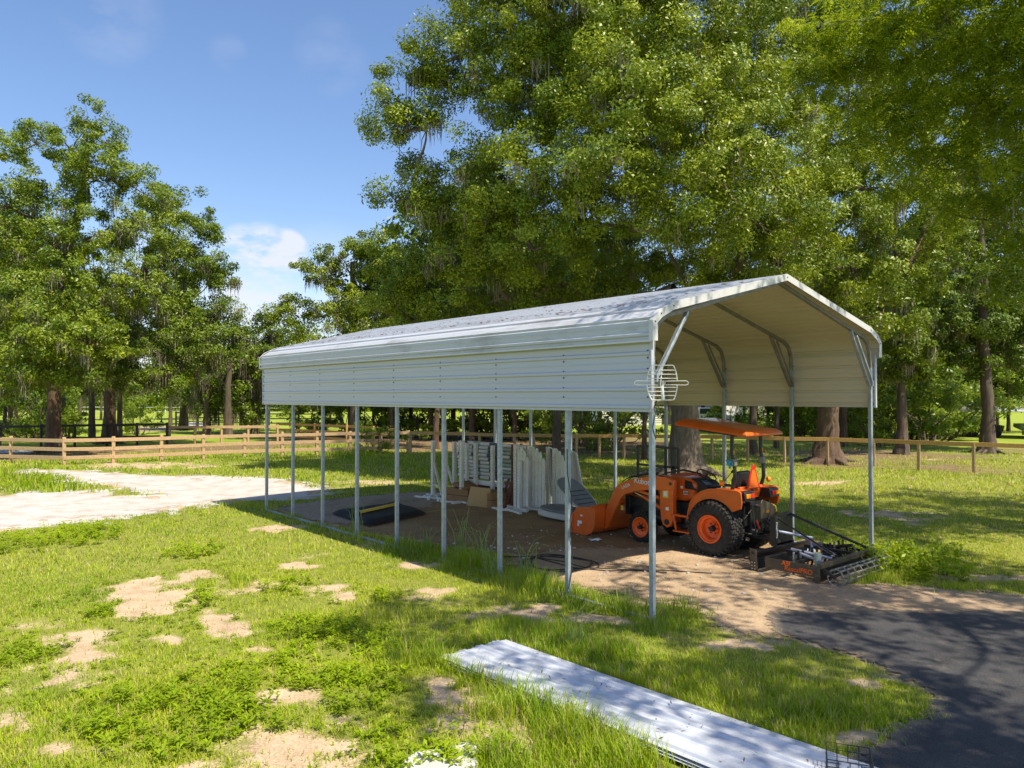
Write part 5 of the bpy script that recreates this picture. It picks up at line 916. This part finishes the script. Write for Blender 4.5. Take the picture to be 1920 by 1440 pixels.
for a, b_ in (((4.18, .70, .56), (4.66, .34, .44)), ((4.60, .62, .50), (4.05, -.36, .34)), ((3.70, .06, .36), (3.62, -.38, .30)), ((4.36, .2, .43), (4.2, .1, .27)), ((3.80, .25, .38), (3.95, -.36, .3))):
    gp('brace_rod', lambda m: m.tube([a, b_], .023, 8), M['rodblue'], bevel=0)
gp('rear_stay', lambda m: m.bar((4.66, .74, .80), (5.1, -.40, .32), .025, .045), M['black']); gp('rear_stay', lambda m: m.bar((4.20, .74, .78), (4.05, -.40, .32), .022, .028), M['black'])
gp('crescent_guard', lambda m: m.prism([(3.98, .76), (3.98, 1.04), (4.04, 1.09), (4.36, .98), (4.50, .86), (4.52, .78)], 1, .90, .915), M['blackplate'], bevel=.004); words('ABI', .07, (4.17, .895, .87), (1, 0, 0), (0, 0, 1), M['amber'], gd)
gp('wheel_arm', lambda m: m.tube([(4.9, .1, .3), (4.95, -.2, .36), (4.95, -.3, .2)], .03, 8), M['black'], bevel=0)
gp('jack', lambda m: (m.tube([(3.66, -.28, .12), (3.66, -.28, .42)], .05, 12), m.tube([(3.6, -.3, .3), (3.72, -.2, .34), (3.78, -.15, .44)], .012, 6)), M['sage'], bevel=0)
gp('roller_cage', lambda m: ([m.tube([(3.46, -.66+.12*math.cos(a), .13+.12*math.sin(a)), (5.12, -.66+.12*math.cos(a), .13+.12*math.sin(a))], .010, 6) for a in [2*PI*i/9 for i in range(9)]], [m.tube([(x, -.66+.125*math.cos(2*PI*i/18), .13+.125*math.sin(2*PI*i/18)) for i in range(19)], .009, 5, cap=False) for x in (3.46, 3.66, 3.87, 4.08, 4.29, 4.5, 4.7, 4.91, 5.12)]), M['galvdark'], bevel=0)
gp('roller_arm', lambda m: (m.bar((3.43, -.45, .24), (3.43, -.68, .13), .02, .05), m.bar((5.15, -.45, .24), (5.15, -.68, .13), .02, .05)), M['black'])
words('ABI', .10, (3.384, .11, .225), (0, -1, 0), (0, 0, 1), M['smv'], gd, ext=.002, shear=.15); words('RascalPRO', .105, (3.384, -.10, .155), (0, -1, 0), (0, 0, 1), M['smv'], gd, ext=.002, shear=.15)
# ================================================================== STORED JUMP GEAR
def standard(x, y, h, kind, lab, rot=0, lean=0, name='jump_standard'):
    t = thing(name, (x, y, 0), lab, 'jump standard', 'white jump standards stored under the carport'); rg = random.Random(int(x*100+y*10))
    def T(p): return Vector((x+p[0]*math.cos(rot)-p[1]*math.sin(rot)+lean*p[2], y+p[0]*math.sin(rot)+p[1]*math.cos(rot), p[2]))
    m = MB(); m.bar(T((0, 0, .06)), T((0, 0, h)), .095, .095, up=(0, 1, 0)); m.build('post', M['offwhite'], t, bevel=.008)
    m = MB()
    for k in range(int((h-.4)/.076)): m.box(T((-.049, 0, .35+k*.076)), (.004, .014, .014))
    m.build('peg_holes', M['black'], t, smooth=0)
    m = MB(); m.bar(T((-.30, 0, .045)), T((.30, 0, .045)), .09, .07); m.build('foot', M['offwhite'], t, bevel=.008)
    m = MB(); m.bar(T((0, -.3, .05)), T((0, .3, .05)), .09, .05); m.build('foot', M['offwhite'], t, bevel=.008)
    if kind == 'wing':
        m = MB(); m.bar(T((0, -.06, h*.6)), T((0, -.44, .1)), .03, .07, up=(1, 0, 0)); m.bar(T((0, -.06, .35)), T((0, -.35, .35)), .03, .07, up=(1, 0, 0)); m.build('wing', M['offwhite'], t, bevel=.005)
    if kind == 'picket':
        for j in range(4):
            m = MB(); b0 = -.11-.105*j; hh = h-.02-.05*j*j*.6; p = [(b0-.045, .12), (b0-.05, hh-.12), (b0-.03, hh-.03), (b0, hh), (b0+.03, hh-.03), (b0+.05, hh-.12), (b0+.045, .12)]
            V = [T((-.02, a, z)) for a, z in p]+[T((.02, a, z)) for a, z in p]; n = len(p); m.add(V, [tuple(range(n)), tuple(range(2*n-1, n-1, -1))]+[(i, n+i, n+(i+1) % n, (i+1) % n) for i in range(n)]); m.build('picket', M['offwhite'], t, bevel=.004)
        m = MB()
        for z in (.4, 1.15): m.bar(T((.03, -.03, z)), T((.03, -.47, z)), .025, .07, up=(1, 0, 0))
        m.build('cross_rail', M['offwhite'], t)
    if kind == 'flare':
        for j in range(3):
            m = MB(); p = [(-.07-.09*j, .5), (-.05-.03*j, h-.02-.02*j), (-.12-.035*j, h-.02-.02*j), (-.17-.12*j, .5), (-.16-.1*j, .35), (-.09-.07*j, .35)]
            V = [T((-.015, a, z)) for a, z in p]+[T((.015, a, z)) for a, z in p]; n = len(p); m.add(V, [tuple(range(n)), tuple(range(2*n-1, n-1, -1))]+[(i, n+i, n+(i+1) % n, (i+1) % n) for i in range(n)]); m.build('slat', M['offwhite'], t, bevel=.003)
    return t
ST = [(4.61, 11.62, 1.60, 'wing', 'white pegged jump standard, first at the left end of the row', 0), (4.42, 10.75, 1.62, 'wing', 'white jump standard with a low wing, second from the left end', .2), (5.05, 11.2, 1.57, 'plain', 'white jump standard just right of the second long carport post gap', .1), (4.45, 10.05, 1.66, 'plain', 'white jump standard beside the left end of the stacked poles', -.1),
      (5.0, 10.55, 1.56, 'plain', 'slim white standard in front of the left pole ends', 0), (5.0, 10.15, 1.58, 'plain', 'white standard in front of the striped poles, above the brown boxes', .1), (5.0, 9.42, 1.55, 'plain', 'white standard in front of the pole stripes, above the tan board', 0),
      (5.15, 8.66, 1.62, 'plain', 'white standard at the right end of the striped poles', .1), (4.85, 8.30, 1.64, 'picket', 'white picket winged standard behind the carport post', 0), (5.0, 7.95, 1.62, 'picket', 'tall white picket wing in the middle of the right cluster', .2), (5.45, 7.75, 1.58, 'flare', 'white standard set back in the right cluster', 0), (5.35, 7.42, 1.56, 'picket', 'white picket wing next to last at the right', -.15), (5.75, 7.25, 1.5, 'flare', 'white flared wing, last of the row behind the grey padded seat', .1), (4.75, 8.05, 1.25, 'plain', 'shorter white standard in front of the picket wings', 0)]
for a in ST: standard(*a[:5], rot=a[5])
rg = random.Random(4); k = 0
RL = ['lowest', 'second', 'third', 'fourth', 'fifth', 'sixth', 'seventh', 'eighth', 'ninth', 'topmost']
for i in range(10):
    z = .62+i*.102; t = thing('jump_pole', (5.32, 9.9, z), 'striped horse jump pole, %s of the front column of stacked poles' % RL[i], 'jump pole', 'striped poles stacked on the rack'); yA = 8.55+rg.uniform(-.08, .06); yB = yA+2.85; segs = [(0, .10, 'white'), (.10, .16, 'black'), (.16, .34, 'sage' if i % 3 else 'white'), (.34, .5, 'navy' if i % 2 else 'navy'), (.5, .64, 'white'), (.64, .75, 'navy' if i % 2 == 0 else 'sage'), (.75, .9, 'white'), (.9, .96, 'navy'), (.96, 1, 'white')]
    for a, b_, mt in segs: m = MB(); m.tube([(5.32+.02*math.sin(i), yA+(yB-yA)*a, z), (5.32+.02*math.sin(i), yA+(yB-yA)*b_, z)], .046, 12); m.build('stripe', M[mt], t, label={'white': 'white band', 'black': 'black band', 'sage': 'grey green band', 'navy': 'navy band'}[mt])
    t = thing('jump_pole', (5.45, 9.9, z), 'plain white horse jump pole, %s of the rear column behind the striped ones' % RL[i], 'jump pole', 'plain poles stacked behind'); m = MB(); m.tube([(5.46, yA-.1, z), (5.46, yB+.12, z)], .043, 10); m.build('pole', M['white'], t)
rk2 = thing('pole_rack', (5.4, 9.9, 0), 'brown timber rack carrying the stacked jump poles', 'rack')
for y in (8.9, 10.9):
    m = MB(); m.bar((5.24, y, 0), (5.24, y, 1.6), .05, .05, up=(0, 1, 0)); m.build('upright', M['brown'], rk2); m = MB(); m.bar((5.55, y, 0), (5.55, y, 1.6), .05, .05, up=(0, 1, 0)); m.build('upright', M['brown'], rk2)
    m = MB(); m.bb((5.2, y-.04, .5), (5.6, y+.04, .57)); m.build('bearer', M['brown'], rk2)
# brown jump fillers leaning under the poles
fl = thing('jump_filler', (5.1, 9.7, 0), 'reddish brown jump filler panel with white top board under the poles', 'jump filler')
m = MB(); m.add([(4.95, 8.5, .05), (4.95, 11.0, .05), (5.18, 11.0, .56), (5.18, 8.5, .56)], [(0, 1, 2, 3)]); m.build('panel', M['brown'], fl, solid=.04)
m = MB(); m.bar((5.12, 8.75, .52), (5.10, 10.7, .50), .03, .13, up=(.4, 0, 1)); m.build('top_board', M['white'], fl)
for y in (8.7, 8.95, 9.2): m = MB(); m.bar((4.86, y, .02), (5.08, y-.1, .72), .09, .04); m.build('slat', M['brown'], fl)
fl = thing('jump_gate', (4.95, 8.5, 0), 'brown wooden gate leaning at the right end of the poles', 'gate')
for j in range(4): m = MB(); m.bar((4.86+.03*j, 8.9-.16*j, .03), (5.1, 8.55-.05*j, .85), .03, .09); m.build('board', M['brown'], fl)
m = MB(); m.bar((4.9, 8.95, .3), (5.05, 8.3, .35), .03, .08); m.bar((4.98, 8.9, .6), (5.1, 8.35, .62), .03, .08); m.build('rail', M['brown'], fl)
def rbox(name, c, d, rot, mat, lab, cat, tilt=0):
    m = MB(); m.box(c, d, Matrix.Rotation(rot, 3, 'Z') @ Matrix.Rotation(tilt, 3, 'X')); t = tag(m.build(name, mat, bevel=.012), lab, cat); return t
bA = thing('cardboard_box', (4.55, 10.2, 0), 'brown cardboard box with a dark seam, left of the tan board', 'box')
m = MB(); m.box((4.62, 10.22, .20), (.5, .85, .38), Matrix.Rotation(.15, 3, 'Z')); m.build('body', M['boxbrown'], bA, bevel=.02); m = MB(); m.box((4.62, 10.22, .215), (.507, .857, .015), Matrix.Rotation(.15, 3, 'Z')); m.build('seam', M['black'], bA)
m = MB(); m.add([(4.36, 9.85, .40), (4.9, 9.78, .41), (4.95, 10.4, .55), (4.4, 10.55, .5)], [(0, 1, 2, 3)]); m.build('flap', M['boxbrown'], bA, solid=.008)
bB = thing('cardboard_box', (4.7, 9.0, 0), 'darker brown cardboard box right of the tan board', 'box'); m = MB(); m.box((4.72, 9.12, .2), (.5, .7, .4), Matrix.Rotation(-.1, 3, 'Z')); m.build('body', M['boxbrown'], bB, bevel=.02); m = MB(); m.box((4.72, 9.12, .21), (.506, .706, .012), Matrix.Rotation(-.1, 3, 'Z')); m.build('seam', M['black'], bB)
c4 = [at(875, 948), at(917, 953)]; m = MB(); a_, b_ = Vector(c4[0]), Vector(c4[1]); tp_ = [Vector(CAM+ray(*p)*((a_.x+.16-CAM[0])/ray(*p)[0])) for p in ((920, 916), (883, 912))]; m.add([a_, b_, tp_[0], tp_[1]], [(0, 1, 2, 3)]); tag(m.build('board', M['tan'], solid=.025, bevel=.004), 'square tan board leaning against the cardboard boxes', 'board')
q = thing('spare_timber', (4.3, 11.1, 0), 'loose white painted feet and boards lying by the left standards', 'boards')
for a, b_ in (((4.2, 11.9, .03), (4.35, 11.1, .03)), ((4.15, 11.5, .06), (4.6, 10.6, .04)), ((4.1, 11.1, .03), (4.5, 11.6, .05)), ((4.15, 10.6, .03), (4.4, 10.2, .03)), ((4.5, 9.0, .03), (4.5, 8.3, .03)), ((4.4, 8.5, .03), (4.7, 7.7, .04)), ((4.45, 8.2, .07), (4.4, 7.6, .03))): m = MB(); m.bar(a, b_, .08, .045); m.build('board', M['white'], q, bevel=.005)
# grey padded pool lounger: lower half lying, upper half tilted
lg = thing('padded_lounger', (4.9, 6.6, 0), 'grey padded shell seat lying open on a pale resin base beside the jump stands', 'lounger')
def shell(m, c, L_, Wd, th, tilt, rot, ridge=True):
    pts = []; n = 22
    for i in range(n): a = 2*PI*i/n; r = (abs(math.cos(a))**2.6+abs(math.sin(a))**2.6)**(-1/2.6); pts.append((L_*r*math.cos(a), Wd*r*math.sin(a)*(1-.18*math.cos(a))))
    R_ = Matrix.Rotation(rot, 3, 'Z') @ Matrix.Rotation(tilt, 3, 'Y'); V = [Vector(c)+R_ @ Vector((a, b_, 0)) for a, b_ in pts]+[Vector(c)+R_ @ Vector((a*.98, b_*.98, th)) for a, b_ in pts]; m.add(V, [tuple(range(n)), tuple(range(2*n-1, n-1, -1))]+[(i, n+i, n+(i+1) % n, (i+1) % n) for i in range(n)])
rt = -PI/2
m = MB(); shell(m, (4.72, 6.4, .06), .72, .42, .14, .05, rt); m.build('base', M['greybase'], lg, bevel=.03); m = MB(); shell(m, (4.72, 6.4, .205), .66, .38, .05, .05, rt); m.build('cushion', M['greyfabric'], lg, bevel=.02)
m = MB(); shell(m, (5.0, 6.25, .50), .66, .40, .05, .62, rt); m.build('back_shell', M['greybase'], lg, bevel=.02); m = MB(); shell(m, (4.98, 6.25, .545), .62, .36, .05, .62, rt)
m.build('back_cushion', M['greyfabric'], lg, bevel=.02)
m = MB()
for k in range(4):
    R_ = Matrix.Rotation(rt, 3, 'Z') @ Matrix.Rotation(.62, 3, 'Y'); c = Vector((4.98, 6.25, .545)); m.tube([c+R_ @ Vector((-.1+.14*k, -.28, .055)), c+R_ @ Vector((-.1+.14*k, .28, .055))], .008, 6)
m.build('piping', M['plastic'], lg)
# black flat cover with a yellow level on it
tr2 = thing('folded_tarpaulin', (1.8, 9.6, 0), 'flat black tarpaulin wrapped bundle lying on pale boards at the far end', 'tarpaulin')
cs = [at(622, 966), at(692, 990), at(800, 966), at(745, 947)]
def lerp4(u, v, z): return tuple((np.array(cs[0])*(1-u)*(1-v)+np.array(cs[1])*u*(1-v)+np.array(cs[2])*u*v+np.array(cs[3])*(1-u)*v)+[0, 0, z])
m = MB(); n = 14; V = []
for i in range(n+1):
    for j in range(n+1):
        u, v = i/n, j/n; e = min(u, 1-u, v, 1-v); z = .04 if e < .001 else .10+.03*min(1, e*12)+.015*math.sin(u*9+v*5)*math.sin(v*11); V.append(lerp4(u, v, z if e > .001 else .05))
m.add(V, [(i*(n+1)+j, i*(n+1)+j+1, (i+1)*(n+1)+j+1, (i+1)*(n+1)+j) for i in range(n) for j in range(n)]); m.build('cover', M['blackmat'], tr2, smooth=60)
m = MB(); m.prism([lerp4(u, v, 0)[:2] for u, v in ((.04, .04), (.96, .04), (.96, .96), (.04, .96))], 2, .018, .05); m.build('board', M['brown'], tr2)
lv = thing('spirit_level', lerp4(.5, .45, .16), 'long yellow spirit level lying on the black bundle', 'level'); m = MB(); m.bar(lerp4(.52, .12, .175), lerp4(.4, .78, .175), .10, .05); m.build('body', M['yellow'], lv, bevel=.004)
m = MB(); m.bar(lerp4(.53, .07, .175), lerp4(.52, .12, .175), .102, .052); m.bar(lerp4(.4, .78, .175), lerp4(.39, .82, .175), .102, .052); m.build('end_cap', M['plastic'], lv)
m = MB(); V = []; c = at(1120, 1016)
for j in range(9): a = 2*PI*j/9; V.append((c[0]+.13*math.cos(a)*(1+.3*math.sin(3*a)), c[1]+.1*math.sin(a)*(1+.4*math.cos(2*a)), .035+.02*(j % 2)))
V.append((c[0], c[1], .075)); m.add(V, [(j, (j+1) % 9, 9) for j in range(9)]); tag(m.build('rag', M['cloth'], solid=.006), 'crumpled white rag on the dirt in front of the loader bucket', 'rag')
# strewn stones
rg = np.random.default_rng(12); n = 260; xy = np.stack([1+rg.random(n)*5, -.3+rg.random(n)*6], 1); m = MB()
for (a, b_) in xy:
    r = .008+.02*rg.random()**3; m.box((a, b_, .012+r*.3), (r*2, r*1.6, r), Matrix.Rotation(rg.random()*3, 3, 'Z'))
tag(m.build('pebbles', M['concrete'], smooth=0), 'small pale stones scattered over the dirt floor', 'pebbles', kind='stuff')
# ================================================================== GRASS
def longmap(u, v):
    h = np.zeros(u.shape)
    for a, b_, c, d, t in LONG: h = np.maximum(h, t*np.clip(1.3-np.hypot((u-a)/c, (v-b_)/d), 0, 1))
    return h
def grass(name, r0, r1, dens, w, h0, label, seed, two=False):
    rg = np.random.default_rng(seed); half = math.radians(43); area = (r1*r1-r0*r0)*half; n = int(area*dens)
    r = np.sqrt(r0*r0+rg.random(n)*(r1*r1-r0*r0)); a = YAW+(rg.random(n)*2-1)*half; x = CAM[0]+r*np.sin(a); y = CAM[1]+r*np.cos(a)
    b_ = baremask(x, y); k = fbm(x+5, y+3, .9, 4); lit_ = littershade(x, y)
    keep = (rg.random(n) > np.clip(b_*1.35-.1, 0, .975)) & (rg.random(n) > .55*(k < .42)) & (rg.random(n) > lit_*.96) & ~inpoly(x, y, SHEET) & (sdf(x, y, ASPH) < .15) & (rg.random(n) > np.clip(sdf(x, y, SAND)*1.4+.55+(fbm(x, y, 1.6, 4)-.5)*2.4, 0, .985))
    x, y, k, r = x[keep], y[keep], k[keep], r[keep]; n = len(x); P = np.stack([x, y, np.zeros(n)], 1); u, v, z = uvd(P)
    inside = (x > .3) & (x < 6.0) & (y > 1.) & (y < 12.3); lm = np.where(inside, 0, longmap(u, v)); post = np.zeros(n)
    for i in range(9): post = np.maximum(post, .13*np.clip(1-np.hypot(x, y-i*BAY)/.45, 0, 1)+.10*np.clip(1-np.hypot(x-WD, y-i*BAY)/.4, 0, 1))
    post = np.maximum(post, .11*np.clip(1-np.abs(x+.05)/.5, 0, 1)*((y > -.5) & (y < 9)))
    edge = .16*np.clip(1-np.minimum(np.abs(x-x0+(y-ya)*.046), np.abs(x-x1+(y-ya)*.046))/.18, 0, 1)*(y < .7)
    kk = fbm(x*1.+50, y+20, 2.6, 3)
    h = (h0*(.55+1.3*kk)+(lm+np.maximum(post, edge))*(.4+.9*kk))*(.55+.75*rg.random(n)); tall = rg.random(n) < .006; h = np.where(tall & (r < 16), h+.12*rg.random(n), h)
    az = rg.random(n)*2*PI; le = h*(.25+.6*rg.random(n)); d = np.stack([np.cos(az), np.sin(az), np.zeros(n)], 1); s = np.stack([-np.sin(az), np.cos(az), np.zeros(n)], 1)*(w*(.6+.8*rg.random(n)))[:, None]/2
    up3 = np.array([0, 0, 1.]); m_ = P+d*(le*.35)[:, None]+up3*(h*.62)[:, None]; t_ = P+d*le[:, None]+up3*h[:, None]
    tint = np.clip(.15+.9*fbm(x+9, y+2, .45, 4)+(rg.random(n)-.5)*.5+np.clip(.12-h, -.2, .1)*1.2-.25*(k > .62)+.16*np.clip((x-7)/4, 0, 1)*(y < 16), 0, .92)
    tint = np.where(rg.random(n) < .09+.10*np.clip((x-7)/4, 0, 1)*(y < 16), 1., tint)
    if two:
        V = np.stack([P-s, P+s, m_+s*.8, m_-s*.8], 1).reshape(-1, 3); V2 = np.stack([m_-s*.8, m_+s*.8, t_+s*.06, t_-s*.06], 1).reshape(-1, 3); V = np.concatenate([V, V2]); o = quadmesh(name, V, 4, M['grass'], None, np.tile(tint, 2))
    else:
        V = np.stack([P-s, P+s, t_], 1).reshape(-1, 3); o = quadmesh(name, V, 3, M['grass'], None, tint)
    return tag(o, label, 'grass', kind='stuff')
grass('grass', 3.2, 8.5, 3600, .0072, .034, 'near sunlit grass in the foreground', 1, True)
grass('grass', 8.5, 14, 1800, .010, .036, 'lawn grass in front of and round the carport', 2)
grass('grass', 14, 24, 480, .017, .045, 'lawn grass behind the carport', 3)
grass('grass', 24, 46, 110, .035, .075, 'far lawn grass up to the fences', 4)
# broad leaved weeds in patches
def weeds(name, spots, per_m2, lsize, hgt, label, seed, mat='weed'):
    rg = np.random.default_rng(seed); C = []
    for a, b_, c, d in spots:
        g0 = at(a, b_); rx = np.linalg.norm(at(a+c, b_)-g0); ry = np.linalg.norm(at(a, b_-d)-at(a, b_+d))/2; n = int(PI*rx*ry*per_m2); q = rg.random(n)**.5; t = rg.random(n)*2*PI; f2 = np.array([FWD[0], FWD[1], 0]); f2 /= np.linalg.norm(f2)
        C.append(g0+RGT*(q*rx*np.cos(t))[:, None]+f2*(q*ry*np.sin(t))[:, None])
    C = np.concatenate(C); x, y = C[:, 0], C[:, 1]; k = fbm(x+3, y+8, 1.8, 4); keep = (k+rg.random(len(x))*.25 > .52) & (baremask(x, y) < .6) & ~inpoly(x, y, SHEET) & ~inpoly(x, y, ASPH) & ~((x > .5) & (x < 6) & (y > .8)); C = C[keep]; n = len(C)
    H = hgt*(.4+.9*rg.random(n)); nl = 16; c = np.repeat(C, nl, 0); h = np.repeat(H, nl); lay = rg.random(n*nl); az = rg.random(n*nl)*2*PI; rad = (1.1-lay*.75)*h*.62
    d = np.stack([np.cos(az), np.sin(az), np.zeros(n*nl)], 1); base = c+d*(rad*.25)[:, None]; base[:, 2] = h*(.15+.85*lay); up3 = np.array([0, 0, 1.]); tip = base+d*(rad*.2+lsize*(.7+.6*rg.random(n*nl)))[:, None]+up3*(lsize*(rg.random(n*nl)-.35))[:, None]; s = np.cross(d, up3)*lsize*.22; mid = (base+tip)/2+up3*lsize*.14
    V = np.stack([base, mid+s, tip, mid-s], 1).reshape(-1, 3); ti = np.clip(np.repeat(fbm(C[:, 0], C[:, 1], .8, 3), nl)*.9+(rg.random(n*nl)-.5)*.6, 0, 1); return tag(quadmesh(name, V, 4, M[mat], None, ti), label, 'weeds', kind='stuff')
weeds('weeds', [w_ for w_ in WEED if w_[1] > 1130], 70, .055, .12, 'bright broad leaved weeds spreading through the near grass', 1)
weeds('weeds', [w_ for w_ in WEED if w_[1] <= 1130], 40, .07, .16, 'patches of broad leaved weeds in the middle lawn', 2)
weeds('clover', [(350, 1150, 330, 110), (800, 1250, 200, 80), (620, 1380, 200, 60)], 30, .035, .06, 'low clover scattered through the grass', 3)
# single tall grass clumps by the posts
rg = random.Random(9)
TUFT = [(668, 1000, .55, 'arching seed stalk beside the fourth post from the far end'), (862, 1040, .8, 'tall arching stalks between the fourth and third post from the front'), (905, 1050, .6, 'loose tall stalks left of the third post'), (800, 1035, .4, 'short pale stalks under the sixth post'), (985, 1075, .5, 'tufted clump right of the third post from the front'), (925, 1080, .4, 'dense grass clump at the foot of the third post'), (1085, 1215, .38, 'pale tuft above the white sheets'), (1640, 1075, .5, 'tall stems growing through the grader'), (1585, 1055, .4, 'thin stems rising inside the grader frame')]
for px_, py_, h, lab in TUFT:
    p = Vector(at(px_, py_)); m = MB()
    for k in range(16):
        a = rg.uniform(0, 2*PI); hh = h*rg.uniform(.35, 1.15) if k > 2 else h*1.2; l = hh*rg.uniform(.25, .8); b0 = p+Vector((rg.gauss(0, .07), rg.gauss(0, .07), 0)); dr = Vector((math.cos(a), math.sin(a), 0)); w_ = .006
        m.tube([b0, b0+dr*l*.12+Vector((0, 0, hh*.45)), b0+dr*l*.45+Vector((0, 0, hh*.85)), b0+dr*l+Vector((0, 0, hh*(.98 if k % 2 else .8)))], [w_, w_*.9, w_*.6, w_*.2], 4, cap=False)
    m.build('blades', M['sagegrass'], thing('grass_tuft', tuple(p), lab, 'grass clump', 'tall grass clumps by the posts'))
# leafy bush weed at the front right post
t = thing('weed_plant', tuple(at(1690, 1070)), 'leafy weed bush growing at the foot of the front right post', 'weed'); rgn = np.random.default_rng(77); C = []; R = []; st = MB(); p0 = at(1680, 1068)
for k in range(34):
    a = rgn.random()*2*PI; rr = rgn.random()**.5; b0 = p0+[rr*.5*math.cos(a), rr*.85*math.sin(a)-.2, 0]; h = .22+.3*rgn.random(); C.append(b0+[rgn.normal()*.05, rgn.normal()*.05, h*.75]); R.append(.16); st.tube([tuple(b0), tuple(C[-1])], [.006, .003], 4, cap=False)
V, _ = leaf_quads(rgn, np.array(C), np.array(R), 34, .075, .04, flat=1.1, up=.8); quadmesh('foliage', V, 4, M['weed'], t, rgn.random(34*34)); st.build('stems', M['sagegrass'], t)
